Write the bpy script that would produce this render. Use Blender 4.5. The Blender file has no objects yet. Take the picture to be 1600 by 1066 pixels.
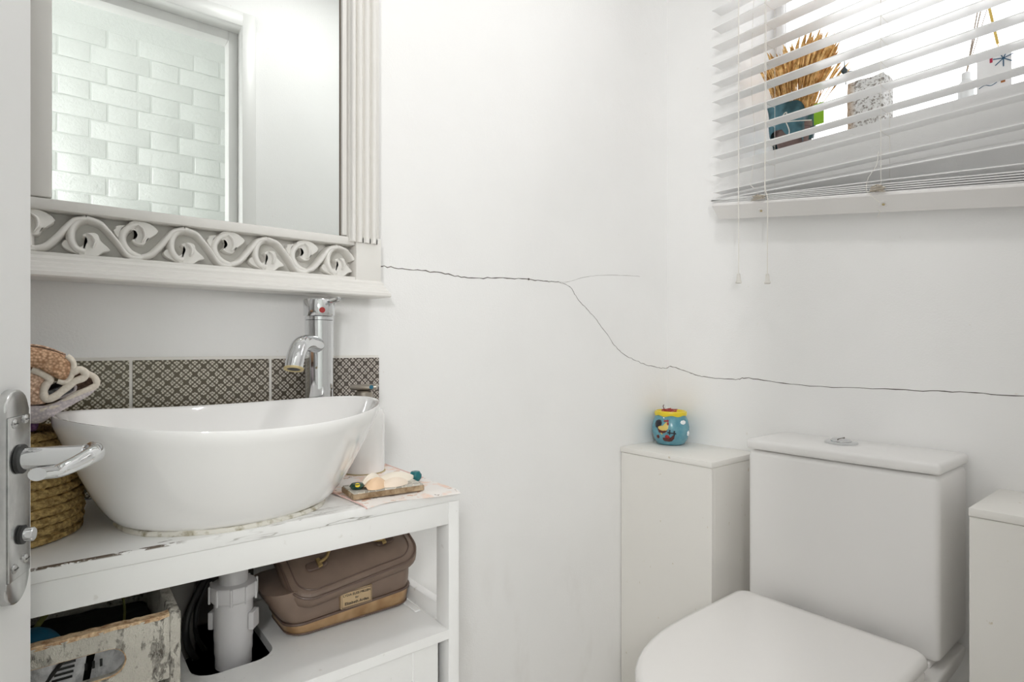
import bpy, bmesh, math, random
from mathutils import Vector, Matrix, noise
random.seed(7)
S = bpy.context.scene
COL = S.collection
PI = math.pi
V = Vector

# ------------------------------------------------------------------ camera
CAMX, CAMY, CAMZ = -1.4761, -1.08, 1.0
FPX = 890.0
TH = math.atan2(1115, 890)
cam = bpy.data.objects.new('camera', bpy.data.cameras.new('camera'))
COL.objects.link(cam)
cam.location = (CAMX, CAMY, CAMZ)
cam.rotation_euler = (PI / 2, 0, TH - PI / 2)
cam.data.sensor_width = 36.0
cam.data.sensor_fit = 'HORIZONTAL'
cam.data.lens = 36.0 * FPX / 1600
cam.data.shift_y = 11.0 / 1600
cam.data.clip_start = 0.01
S.camera = cam

# ------------------------------------------------------------------ world (bright overcast sky), lamps, exposure
W = bpy.data.worlds.new('sky')
S.world = W
W.use_nodes = True
W.node_tree.nodes['Background'].inputs[0].default_value = (0.985, 0.985, 0.985, 1)
W.node_tree.nodes['Background'].inputs[1].default_value = 2.5

HALLY = -1.83
def area(name, loc, size, energy, col=(1, 1, 1), rot=(0, 0, 0)):
    l = bpy.data.lights.new(name, 'AREA')
    l.shape = 'DISK'
    l.size = size
    l.energy = energy
    l.color = col
    o = bpy.data.objects.new(name, l)
    COL.objects.link(o)
    o.location = loc
    o.rotation_euler = rot
    return o

area('ceiling_lamp_light', (-0.84, -0.62, 2.31), 0.16, 2.3, (1.0, 0.985, 0.97))
area('hall_ceiling_fill_light', (-1.25, -1.42, 2.33), 0.3, 0.3, (1.0, 0.97, 0.94))  # unseen hall ceiling lamp, added as fill
area('hall_wall_fill_light', (-1.95, HALLY + 0.055, 1.45), 0.34, 13.0, (1.0, 0.985, 0.975), (PI / 2, 0, math.radians(-38 + 180) + PI))  # unseen disc lamp added in the hall, main fill for the room
S.view_settings.view_transform = 'Standard'
S.view_settings.look = 'None'
S.view_settings.gamma = 1.0
S.view_settings.use_curve_mapping = False
S.view_settings.exposure = 0.49
S.cycles.use_denoising = True
S.cycles.max_bounces = 16
S.cycles.diffuse_bounces = 12
S.cycles.glossy_bounces = 6
S.cycles.sample_clamp_indirect = 8.0
S.cycles.caustics_reflective = False
S.cycles.caustics_refractive = False

# ------------------------------------------------------------------ materials
def mat(name, col=(0.8, 0.8, 0.8), rough=0.5, metal=0.0, spec=0.5, coat=0.0):
    m = bpy.data.materials.new(name)
    m.use_nodes = True
    b = m.node_tree.nodes['Principled BSDF']
    b.inputs['Base Color'].default_value = (*col, 1)
    b.inputs['Roughness'].default_value = rough
    b.inputs['Metallic'].default_value = metal
    b.inputs['Specular IOR Level'].default_value = spec
    b.inputs['Coat Weight'].default_value = coat
    b.inputs['Coat Roughness'].default_value = 0.03
    return m

class G:
    """small node-graph helper"""
    def __init__(s, m):
        s.m = m
        s.t = m.node_tree
        s.n = s.t.nodes
        s.b = s.n['Principled BSDF']
        s.pos = s.n.new('ShaderNodeNewGeometry').outputs['Position']
    def link(s, a, b):
        s.t.links.new(a, b)
    def math(s, op, a, b=0.0, c=None):
        n = s.n.new('ShaderNodeMath')
        n.operation = op
        for i, v in enumerate((a, b, c)):
            if v is None:
                continue
            if isinstance(v, (int, float)):
                n.inputs[i].default_value = v
            else:
                s.link(v, n.inputs[i])
        return n.outputs[0]
    def sep(s, v=None):
        n = s.n.new('ShaderNodeSeparateXYZ')
        s.link(v or s.pos, n.inputs[0])
        return n.outputs
    def scaled(s, sc, off=(0, 0, 0)):
        n = s.n.new('ShaderNodeMapping')
        s.link(s.pos, n.inputs[0])
        n.inputs['Scale'].default_value = sc if isinstance(sc, (tuple, list)) else (sc, sc, sc)
        n.inputs['Location'].default_value = off
        return n.outputs[0]
    def noise(s, scale=10, detail=3, rough=0.5, stretch=(1, 1, 1), off=(0, 0, 0)):
        n = s.n.new('ShaderNodeTexNoise')
        s.link(s.scaled(stretch, off), n.inputs['Vector'])
        n.inputs['Scale'].default_value = scale
        n.inputs['Detail'].default_value = detail
        n.inputs['Roughness'].default_value = rough
        return n.outputs[0]
    def ramp(s, f, lo, hi):
        n = s.n.new('ShaderNodeMapRange')
        s.link(f, n.inputs[0])
        n.inputs[1].default_value = lo
        n.inputs[2].default_value = hi
        return n.outputs[0]
    def mix(s, f, a, b):
        n = s.n.new('ShaderNodeMix')
        n.data_type = 'RGBA'
        if isinstance(f, (int, float)):
            n.inputs[0].default_value = f
        else:
            s.link(f, n.inputs[0])
        for i, v in ((6, a), (7, b)):
            if isinstance(v, tuple):
                n.inputs[i].default_value = (*v, 1)
            else:
                s.link(v, n.inputs[i])
        return n.outputs[2]
    def color(s, c):
        s.link(c, s.b.inputs['Base Color'])
    def bump(s, h, strength=0.3, dist=0.001):
        n = s.n.new('ShaderNodeBump')
        n.inputs['Strength'].default_value = strength
        n.inputs['Distance'].default_value = dist
        s.link(h, n.inputs['Height'])
        s.link(n.outputs[0], s.b.inputs['Normal'])

def wall_paint(name, col, stain=(0.70, 0.66, 0.58)):
    m = mat(name, col, 0.62, spec=0.3)
    g = G(m)
    big = g.noise(3.0, 4)
    c = g.mix(g.ramp(big, 0.45, 0.75), col, tuple(v * 0.965 for v in col))
    sp = g.noise(70, 2, 0.5, off=(3, 1, 2))
    c = g.mix(g.math('MULTIPLY', g.ramp(sp, 0.74, 0.80), 0.35), c, stain)
    # scuffs low on the wall
    z = g.sep()[2]
    low = g.math('MULTIPLY', g.ramp(g.noise(9, 5, 0.6, (1, 1, 0.35), (4, 0, 1)), 0.56, 0.72), g.ramp(z, 0.62, 0.30))
    c = g.mix(g.math('MULTIPLY', low, 0.16), c, (0.52, 0.48, 0.42))
    g.color(c)
    n1 = g.noise(260, 3, 0.6)
    n2 = g.noise(28, 3, 0.5)
    g.bump(g.math('ADD', n1, g.math('MULTIPLY', n2, 1.5)), 0.35, 0.0009)
    return m

M = {}
M['wall'] = wall_paint('wall_paint', (0.90, 0.90, 0.897))
M['ceiling'] = wall_paint('ceiling_paint', (0.92, 0.92, 0.917))
M['trim'] = mat('trim_gloss_paint', (0.76, 0.76, 0.75), 0.35)
g = G(M['trim']); g.bump(g.noise(60, 3, 0.5, (1, 1, 0.1)), 0.15, 0.0006)
M['door'] = mat('door_paint', (0.84, 0.84, 0.84), 0.45)
g = G(M['door']); g.bump(g.noise(300, 2), 0.15, 0.0004)
M['brick'] = mat('painted_brick', (0.81, 0.835, 0.815), 0.6)
g = G(M['brick']); g.bump(g.noise(60, 5, 0.65), 0.8, 0.004)
M['floor'] = mat('floor_vinyl', (0.42, 0.40, 0.37), 0.5)
g = G(M['floor']); g.color(g.mix(g.noise(5, 4, 0.6, (1, 6, 1)), (0.72, 0.70, 0.67), (0.80, 0.78, 0.75)))
M['crack'] = mat('crack_dark', (0.13, 0.11, 0.10), 0.9)
M['hairline'] = mat('crack_hairline', (0.42, 0.41, 0.39), 0.9)
M['frame'] = mat('mirror_frame_paint', (0.80, 0.785, 0.755), 0.42)
g = G(M['frame']); g.bump(g.noise(40, 4, 0.5, (1, 1, 1)), 0.2, 0.0008)
M['framegap'] = mat('mirror_frame_recess', (0.72, 0.71, 0.68), 0.6)
M['mirror'] = mat('mirror_silver', (0.90, 0.93, 0.915), 0.0, 1.0)
M['chrome'] = mat('chrome', (0.70, 0.71, 0.72), 0.06, 1.0)
M['satin'] = mat('satin_chrome', (0.56, 0.56, 0.56), 0.24, 1.0)
g = G(M['satin']); g.color(g.mix(g.ramp(g.noise(60, 4, 0.6, (1, 1, 0.5)), 0.4, 0.7), (0.50, 0.50, 0.50), (0.70, 0.70, 0.69)))
M['darkrub'] = mat('dark_rubber', (0.03, 0.03, 0.03), 0.5)
M['lime'] = mat('limescale_brass', (0.55, 0.45, 0.24), 0.5, 0.4)
M['ceramic'] = mat('white_ceramic', (0.92, 0.915, 0.91), 0.05, coat=0.6)
M['toilet'] = mat('toilet_ceramic', (0.83, 0.82, 0.81), 0.28, spec=0.4)
M['seat'] = mat('toilet_seat_plastic', (0.86, 0.845, 0.83), 0.22)
M['silicone'] = mat('old_silicone', (0.74, 0.71, 0.62), 0.45)
g = G(M['silicone']); g.color(g.mix(g.ramp(g.noise(70, 4, 0.6), 0.50, 0.68), (0.78, 0.76, 0.70), (0.33, 0.29, 0.18)))
# vanity paint with chipped front edge
M['vanity'] = mat('vanity_paint', (0.88, 0.88, 0.875), 0.42)
g = G(M['vanity']); g.bump(g.noise(45, 3, 0.5, (0.4, 1, 1)), 0.15, 0.0006)
g.color(g.mix(g.math('MULTIPLY', g.ramp(g.noise(55, 3, 0.6), 0.66, 0.74), 0.4), (0.88, 0.88, 0.875), (0.55, 0.53, 0.47)))
M['vtop'] = mat('vanity_top_paint', (0.88, 0.88, 0.875), 0.4)
g = G(M['vtop'])
px, py, pz = g.sep()
fr = g.ramp(py, -0.262, -0.306)             # 1 towards the front edge
fine = g.noise(60, 3, 0.55, (0.12, 3.2, 1), (0, 4, 0))
lines = g.ramp(g.math('ABSOLUTE', g.math('SUBTRACT', fine, 0.5)), 0.018, 0.006)
patch = g.ramp(g.math('ADD', g.noise(9, 3, 0.5, (1, .6, .2), (3, 0, 0)), g.math('MULTIPLY', g.math('ABSOLUTE', g.math('ADD', px, 1.24)), -0.55)), 0.44, 0.50)
crack = g.math('MULTIPLY', g.math('MULTIPLY', lines, g.ramp(fr, 0.05, 0.25)), patch)
chip = g.math('MULTIPLY', g.ramp(g.noise(70, 4, 0.6, (0.35, 2.2, 1), (2, 7, 0)), 0.66, 0.68), g.math('MULTIPLY', g.ramp(fr, 0.15, 0.5), g.ramp(pz, 0.7690, 0.7705)))
wob = g.math('ADD', -0.3085, g.math('MULTIPLY', g.math('SUBTRACT', g.noise(45, 4, 0.65), 0.42), 0.010))
edge = g.math('MULTIPLY', g.math('MULTIPLY', g.ramp(py, -0.3060, -0.3066), g.ramp(g.noise(130, 4, 0.7, (0.5, 1, 1)), 0.44, 0.50)), g.math('MULTIPLY', g.ramp(px, -1.355, -1.375), g.ramp(pz, 0.7680, 0.7695)))
base = g.mix(g.math('MULTIPLY', g.ramp(g.noise(12, 4, 0.6), 0.5, 0.75), 0.3), (0.88, 0.88, 0.875), (0.68, 0.66, 0.62))
c = g.mix(g.math('MULTIPLY', crack, 0.75), base, (0.26, 0.24, 0.21))
c = g.mix(chip, c, (0.10, 0.08, 0.06))
c = g.mix(edge, c, (0.12, 0.085, 0.06))
g.color(c)
g.bump(g.math('ADD', g.math('MULTIPLY', crack, -0.6), g.math('MULTIPLY', chip, -1.0)), 0.5, 0.001)
M['grout'] = mat('tile_grout', (0.82, 0.80, 0.76), 0.8)
# patterned tile: four-petal lattice
M['tile'] = mat('tile_print', (0.3, 0.28, 0.24), 0.25)
g = G(M['tile'])
tx, ty, tz = g.sep()
s_ = 0.0131
X_ = g.math('DIVIDE', tx, 2 * s_)
Z_ = g.math('DIVIDE', tz, 2 * s_)
u = g.math('ADD', X_, Z_)
v = g.math('SUBTRACT', X_, Z_)
fu = g.math('SUBTRACT', u, g.math('ROUND', u))
fv = g.math('SUBTRACT', v, g.math('ROUND', v))
ax = g.math('ABSOLUTE', g.math('ADD', fu, fv))
az = g.math('ABSOLUTE', g.math('SUBTRACT', fu, fv))
a = g.math('MAXIMUM', ax, az)
b = g.math('MINIMUM', ax, az)
def circ(a0, b0, r):
    d = g.math('ADD', g.math('POWER', g.math('SUBTRACT', a, a0), 2), g.math('POWER', g.math('SUBTRACT', b, b0), 2))
    return g.math('SUBTRACT', g.math('SQRT', d), r)
d = g.math('MINIMUM', g.math('MINIMUM', circ(0.72, 0.0, 0.13), circ(0.50, 0.20, 0.125)), circ(0.38, 0.0, 0.10))
notch = circ(0.56, 0.0, 0.035)
f = g.math('MULTIPLY', g.ramp(d, 0.03, -0.03), g.ramp(notch, -0.03, 0.03))
wn = g.noise(220, 3, 0.6)
f = g.math('MULTIPLY', f, g.ramp(wn, 0.25, 0.45))
wx = g.ramp(tx, -1.42, -1.00)
dark = g.mix(wx, (0.105, 0.088, 0.055), (0.085, 0.070, 0.060))
light = g.mix(wx, (0.60, 0.56, 0.46), (0.58, 0.53, 0.48))
g.color(g.mix(f, dark, light))
M['blind'] = mat('blind_slat_paint', (0.93, 0.93, 0.93), 0.3)
b_ = M['blind'].node_tree.nodes['Principled BSDF']
_t = M['blind'].node_tree
_tl = _t.nodes.new('ShaderNodeBsdfTranslucent'); _tl.inputs[0].default_value = (0.92, 0.92, 0.92, 1)
_mx = _t.nodes.new('ShaderNodeMixShader'); _mx.inputs[0].default_value = 0.22
_t.links.new(b_.outputs[0], _mx.inputs[1]); _t.links.new(_tl.outputs[0], _mx.inputs[2])
_t.links.new(_mx.outputs[0], _t.nodes['Material Output'].inputs[0])
M['rail'] = mat('blind_rail_paint', (0.80, 0.785, 0.775), 0.4)
M['cord'] = mat('blind_cord', (0.80, 0.78, 0.73), 0.8)
M['tassel'] = mat('tassel_plastic', (0.72, 0.70, 0.66), 0.5)
M['cord_old'] = mat('blind_cord_tangle', (0.52, 0.47, 0.40), 0.8)
M['upvc'] = mat('window_plastic', (0.93, 0.93, 0.93), 0.3)
M['glass'] = mat('window_glass', (1, 1, 1), 0.0)
_t = M['glass'].node_tree
_tr = _t.nodes.new('ShaderNodeBsdfTransparent'); _gl = _t.nodes.new('ShaderNodeBsdfGlossy'); _gl.inputs['Roughness'].default_value = 0.0
_fr = _t.nodes.new('ShaderNodeFresnel'); _fr.inputs[0].default_value = 1.3
_mx = _t.nodes.new('ShaderNodeMixShader')
_t.links.new(_fr.outputs[0], _mx.inputs[0]); _t.links.new(_tr.outputs[0], _mx.inputs[1]); _t.links.new(_gl.outputs[0], _mx.inputs[2])
_t.links.new(_mx.outputs[0], _t.nodes['Material Output'].inputs[0])
M['boxing'] = mat('boxing_laminate', (0.80, 0.79, 0.745), 0.4)
g = G(M['boxing'])
c = g.mix(g.math('MULTIPLY', g.ramp(g.noise(55, 3, 0.6, (1, 1, 0.6), (1, 5, 2)), 0.69, 0.74), 0.6), (0.83, 0.815, 0.78), (0.50, 0.42, 0.25))
g.color(c)
M['seam'] = mat('joint_dark', (0.16, 0.13, 0.10), 0.8)
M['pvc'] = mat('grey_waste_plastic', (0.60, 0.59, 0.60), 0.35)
M['pvc_shaded'] = mat('grey_waste_plastic_shaded', (0.17, 0.16, 0.15), 0.5)  # same grey plastic, darkened for the shade behind the trap
M['hose'] = mat('black_hose', (0.02, 0.02, 0.02), 0.35)
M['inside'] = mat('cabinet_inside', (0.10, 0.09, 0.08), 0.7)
# jute basket
M['jute'] = mat('jute_rope', (0.50, 0.34, 0.12), 0.85)
g = G(M['jute'])
n = g.noise(150, 4, 0.65, (1, 1, 1.2))
g.color(g.mix(g.ramp(n, 0.35, 0.65), (0.20, 0.12, 0.035), (0.66, 0.47, 0.19)))
g.bump(n, 0.9, 0.003)
def terry(name, c1, c2, hem=None):
    m = mat(name, c1, 0.95, spec=0.1)
    g = G(m)
    n = g.n.new('ShaderNodeTexVoronoi')
    g.link(g.scaled(1.0), n.inputs['Vector'])
    n.inputs['Scale'].default_value = 330
    g.color(g.mix(g.ramp(n.outputs[0], 0.1, 0.75), c1, c2))
    g.bump(n.outputs[0], -1.0, 0.003)
    return m
M['towel_tan'] = terry('towel_tan_terry', (0.80, 0.54, 0.36), (0.34, 0.19, 0.11))
M['towel_tan2'] = terry('towel_light_tan_terry', (0.88, 0.66, 0.50), (0.42, 0.26, 0.18))
M['towel_hem'] = terry('towel_cream_hem', (0.82, 0.76, 0.68), (0.72, 0.65, 0.56))
M['towel_grey'] = terry('towel_grey_terry', (0.30, 0.31, 0.33), (0.12, 0.12, 0.13))
M['towel_lilac'] = terry('towel_pale_lilac_terry', (0.72, 0.66, 0.65), (0.48, 0.43, 0.46))
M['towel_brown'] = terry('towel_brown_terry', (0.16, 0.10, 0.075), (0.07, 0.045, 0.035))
M['towel_purple'] = terry('towel_purple_terry', (0.40, 0.22, 0.42), (0.20, 0.10, 0.24))
# crate
M['crate'] = mat('crate_distressed_paint', (0.6, 0.57, 0.5), 0.75)
g = G(M['crate'])
n = g.noise(60, 6, 0.7, (1.3, 1.3, 0.6))
n2 = g.noise(17, 4, 0.6, (1, 1, 0.5), (5, 0, 0))
c = g.mix(g.ramp(n2, 0.35, 0.65), (0.56, 0.53, 0.47), (0.68, 0.65, 0.58))
c = g.mix(g.ramp(n, 0.57, 0.66), c, (0.20, 0.17, 0.14))
n4 = g.noise(120, 4, 0.7, (1, 1, 0.7), (0, 2, 5))
c = g.mix(g.math('MULTIPLY', g.ramp(n4, 0.60, 0.66), 0.6), c, (0.27, 0.24, 0.21))
g.color(c)
g.bump(g.math('SUBTRACT', g.noise(110, 5, 0.75, (1, 1, 0.5)), g.ramp(n, 0.54, 0.68)), 1.0, 0.006)
M['rawwood'] = mat('crate_bare_edge', (0.66, 0.46, 0.26), 0.7)
g = G(M['rawwood'])
g.color(g.mix(g.ramp(g.noise(80, 5, 0.7), 0.42, 0.64), (0.78, 0.60, 0.38), (0.30, 0.14, 0.06)))
M['bagplastic'] = mat('clear_packet_film', (0.72, 0.72, 0.74), 0.15)
g = G(M['bagplastic']); nn = g.noise(40, 4, 0.6); g.color(g.mix(g.ramp(nn, 0.45, 0.6), (0.60, 0.60, 0.62), (0.86, 0.86, 0.88))); g.bump(nn, 1.0, 0.01)
M['ink'] = mat('black_ink', (0.02, 0.02, 0.02), 0.5)
M['green'] = mat('green_packet', (0.20, 0.42, 0.06), 0.4)
M['blue'] = mat('blue_rubber_ball', (0.01, 0.16, 0.30), 0.35)
M['olive'] = mat('olive_strap', (0.22, 0.22, 0.06), 0.5)
# cosmetics bag
M['taupe'] = mat('taupe_faux_leather', (0.245, 0.178, 0.142), 0.46)
g = G(M['taupe']); n = g.noise(700, 2, 0.5); g.bump(n, 0.35, 0.0006)
g.color(g.mix(g.ramp(g.noise(18, 3, 0.5), 0.4, 0.65), (0.185, 0.128, 0.098), (0.225, 0.160, 0.122)))
M['bronze'] = mat('bronze_metallic_leather', (0.50, 0.33, 0.19), 0.34, 0.65)
g = G(M['bronze']); n = g.noise(14, 3, 0.6); g.color(g.mix(g.ramp(n, 0.4, 0.62), (0.42, 0.25, 0.12), (0.70, 0.48, 0.27))); g.bump(g.noise(35, 3), 0.4, 0.003)
M['piping'] = mat('dark_brown_piping', (0.13, 0.085, 0.065), 0.4)
M['goldplate'] = mat('gold_label_plate', (0.62, 0.46, 0.28), 0.35, 0.6)
M['brass'] = mat('aged_brass', (0.50, 0.36, 0.16), 0.3, 0.9)
M['tape'] = mat('torn_label_residue', (0.36, 0.32, 0.28), 0.2)
M['crate_shade'] = mat('crate_shade_fill', (0.012, 0.012, 0.012), 0.9)
# paper mat
M['paper'] = mat('printed_paper', (0.86, 0.80, 0.76), 0.7)
g = G(M['paper'])
n = g.noise(38, 4, 0.6)
n2 = g.noise(26, 3, 0.6, off=(7, 3, 0))
c = g.mix(g.ramp(n2, 0.50, 0.62), (0.87, 0.83, 0.80), (0.86, 0.66, 0.56))
c = g.mix(g.math('MULTIPLY', g.ramp(n, 0.60, 0.64), 0.75), c, (0.62, 0.34, 0.20))
n3 = g.noise(60, 4, 0.7, off=(1, 9, 0))
c = g.mix(g.math('MULTIPLY', g.ramp(n3, 0.63, 0.66), 0.8), c, (0.24, 0.18, 0.14))
g.color(c)
M['paperedge'] = mat('paper_pink_border', (0.80, 0.56, 0.52), 0.7)
M['slab'] = mat('mosaic_slab_top', (0.5, 0.48, 0.42), 0.5)
g = G(M['slab'])
vo = g.n.new('ShaderNodeTexVoronoi'); vo.feature = 'DISTANCE_TO_EDGE'
g.link(g.scaled(1.0), vo.inputs['Vector']); vo.inputs['Scale'].default_value = 95
vc = g.n.new('ShaderNodeTexVoronoi'); g.link(g.scaled(1.0), vc.inputs['Vector']); vc.inputs['Scale'].default_value = 95
sp = g.n.new('ShaderNodeSeparateColor'); g.link(vc.outputs['Color'], sp.inputs[0])
c = g.mix(sp.outputs[0], (0.30, 0.28, 0.24), (0.62, 0.60, 0.55))
c = g.mix(g.ramp(vo.outputs[0], 0.06, 0.02), c, (0.75, 0.70, 0.60))
g.color(c)
M['slabedge'] = mat('slab_brown_edge', (0.30, 0.20, 0.11), 0.5)
g = G(M['slabedge']); g.color(g.mix(g.ramp(g.noise(60, 4, 0.6), 0.4, 0.65), (0.22, 0.14, 0.07), (0.50, 0.38, 0.25)))
M['shell_o'] = mat('orange_shell', (0.82, 0.58, 0.38), 0.4)
M['shell_c'] = mat('cream_shell', (0.86, 0.74, 0.62), 0.35)
M['shell_w'] = mat('ivory_shell', (0.88, 0.81, 0.70), 0.35)
M['pebble'] = mat('dark_green_glass', (0.015, 0.06, 0.04), 0.12)
M['yellow'] = mat('yellow_glaze', (0.80, 0.62, 0.03), 0.25)
M['teal'] = mat('teal_glass', (0.01, 0.15, 0.17), 0.12)
M['jarblue'] = mat('jar_blue_glaze', (0.085, 0.285, 0.37), 0.22)
g = G(M['jarblue']); g.color(g.mix(g.ramp(g.noise(35, 4, 0.6), 0.35, 0.7), (0.10, 0.29, 0.37), (0.17, 0.38, 0.45)))
M['black'] = mat('black_glaze', (0.015, 0.012, 0.02), 0.3)
M['redg'] = mat('red_glaze', (0.35, 0.02, 0.02), 0.3)
M['brown'] = mat('brown_glaze', (0.10, 0.02, 0.015), 0.3)
M['whiteg'] = mat('white_glaze', (0.90, 0.92, 0.93), 0.3)
M['gold'] = mat('hen_yellow_glaze', (0.72, 0.56, 0.16), 0.3)
M['rednet'] = mat('red_foil_wrapper', (0.45, 0.06, 0.05), 0.4)
M['soapm'] = mat('antique_pump_metal', (0.40, 0.36, 0.31), 0.3, 0.9)
M['wheat'] = mat('dried_wheat', (0.66, 0.38, 0.10), 0.7)
g = G(M['wheat']); g.color(g.mix(g.ramp(g.noise(60, 3, 0.6), 0.4, 0.6), (0.46, 0.24, 0.06), (0.92, 0.62, 0.26)))
_w = M['wheat'].node_tree.nodes['Principled BSDF']
M['tealcloth'] = mat('teal_wrap_paper', (0.045, 0.12, 0.14), 0.6)
g = G(M['tealcloth']); g.color(g.mix(g.ramp(g.noise(14, 3, 0.5), 0.45, 0.6), (0.02, 0.07, 0.085), (0.10, 0.24, 0.30)))
M['claypot'] = mat('mauve_clay_pot', (0.22, 0.15, 0.14), 0.7)
M['lime2'] = mat('lime_green_tag', (0.28, 0.55, 0.02), 0.5)
M['bark'] = mat('white_birch_bark', (0.7, 0.68, 0.65), 0.8)
g = G(M['bark'])
n = g.noise(110, 6, 0.75, (1, 1, 1.3)); c = g.mix(g.ramp(n, 0.42, 0.50), (0.30, 0.27, 0.24), (0.92, 0.92, 0.91))
yy = g.sep()[1]
c = g.mix(g.math('MULTIPLY', g.ramp(yy, -0.515, -0.495), 0.75), c, (0.52, 0.30, 0.12))
g.color(c); g.bump(n, 1.0, 0.004)
M['terracotta'] = mat('terracotta_shards', (0.42, 0.16, 0.05), 0.8)
M['reed'] = mat('reed_stick', (0.42, 0.36, 0.30), 0.7)
M['straw'] = mat('straw_yellow', (0.72, 0.52, 0.14), 0.7)
M['cardw'] = mat('card_white', (0.93, 0.93, 0.93), 0.6)
M['inkblue'] = mat('card_blue_ink', (0.03, 0.12, 0.22), 0.6)
M['inkred'] = mat('card_red_ink', (0.50, 0.03, 0.08), 0.6)
M['darkfin'] = mat('dark_pewter', (0.05, 0.07, 0.08), 0.4)
M['lampglass'] = mat('lamp_opal_glass', (0.9, 0.9, 0.88), 0.3)
M['bluedot'] = mat('blue_enamel', (0.02, 0.14, 0.22), 0.2)

# ------------------------------------------------------------------ object helpers
ORG = {}
def props(o, label=None, cat=None, group=None, kind=None):
    for k, v_ in (('label', label), ('category', cat), ('group', group), ('kind', kind)):
        if v_:
            o[k] = v_
    return o
def thing(name, label, cat, loc, group=None, kind=None):
    o = bpy.data.objects.new(name, None)
    o.empty_display_size = 0.05
    COL.objects.link(o)
    o.location = loc
    ORG[o.name] = V(loc)
    return props(o, label, cat, group, kind)
def finish(bm, angle=38):
    bmesh.ops.recalc_face_normals(bm, faces=bm.faces)
    lim = math.radians(angle)
    for e in bm.edges:
        if len(e.link_faces) == 2:
            e.smooth = e.calc_face_angle(0) < lim
        else:
            e.smooth = False
    for f_ in bm.faces:
        f_.smooth = True
def part(name, bm, m, parent=None, label=None, origin=None, angle=38, kind=None, cat=None, group=None, mats=None):
    """bm holds world coordinates; one mesh object"""
    finish(bm, angle)
    org = ORG[parent.name] if parent else V(origin or (0, 0, 0))
    bmesh.ops.translate(bm, verts=bm.verts, vec=-org)
    me = bpy.data.meshes.new(name)
    bm.to_mesh(me)
    bm.free()
    me.materials.append(m)
    for x in (mats or []):
        me.materials.append(x)
    o = bpy.data.objects.new(name, me)
    COL.objects.link(o)
    if parent:
        o.parent = parent
    else:
        o.location = org
    ORG[o.name] = org
    return props(o, label, cat, group, kind)
def NB():
    return bmesh.new()
def box(bm, x0, x1, y0, y1, z0, z1, bev=0.0, seg=2, mtx=None):
    b = bmesh.new()
    bmesh.ops.create_cube(b, size=1)
    for v_ in b.verts:
        v_.co = V(((x0 + x1) / 2 + v_.co.x * (x1 - x0), (y0 + y1) / 2 + v_.co.y * (y1 - y0), (z0 + z1) / 2 + v_.co.z * (z1 - z0)))
    if bev > 0:
        bmesh.ops.bevel(b, geom=b.edges[:], offset=bev, segments=seg, profile=0.5, affect='EDGES')
    join(bm, b, mtx)
    return bm
def join(bm, b, mtx=None, mi=0):
    if mtx is not None:
        bmesh.ops.transform(b, matrix=mtx, verts=b.verts)
    me = bpy.data.meshes.new('tmp')
    if mi:
        for f_ in b.faces:
            f_.material_index = mi
    b.to_mesh(me)
    b.free()
    bm.from_mesh(me)
    bpy.data.meshes.remove(me)
def lathe(bm, prof, c, n=40, axis=None, cap=True):
    """prof: list of (r, h); axis: unit Vector (default z)"""
    c = V(c)
    ax = V(axis).normalized() if axis else V((0, 0, 1))
    q = V((0, 0, 1)).rotation_difference(ax)
    rings = []
    for r, h in prof:
        if r <= 1e-6:
            rings.append([bm.verts.new(c + q @ V((0, 0, h)))])
        else:
            rings.append([bm.verts.new(c + q @ V((r * math.cos(2 * PI * i / n), r * math.sin(2 * PI * i / n), h))) for i in range(n)])
    for A, B in zip(rings, rings[1:]):
        for i in range(n):
            j = (i + 1) % n
            if len(A) == 1 and len(B) == 1:
                continue
            if len(A) == 1:
                bm.faces.new((A[0], B[i], B[j]))
            elif len(B) == 1:
                bm.faces.new((A[i], A[j], B[0]))
            else:
                bm.faces.new((A[i], A[j], B[j], B[i]))
    if cap:
        for rg in (rings[0], rings[-1]):
            if len(rg) > 2:
                bm.faces.new(rg)
    return bm
def smooth_path(pts, sub=6, closed=False):
    P = [V(p) for p in pts]
    n = len(P)
    out = []
    rng = range(n) if closed else range(n - 1)
    for i in rng:
        p0 = P[i - 1] if (closed or i > 0) else P[i]
        p1 = P[i]
        p2 = P[(i + 1) % n]
        p3 = P[(i + 2) % n] if closed or i + 2 < n else P[(i + 1) % n]
        for k in range(sub):
            t = k / sub
            out.append(0.5 * ((2 * p1) + (p2 - p0) * t + (2 * p0 - 5 * p1 + 4 * p2 - p3) * t * t + (3 * p1 - p0 - 3 * p2 + p3) * t ** 3))
    if not closed:
        out.append(P[-1].copy())
    return out
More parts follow.
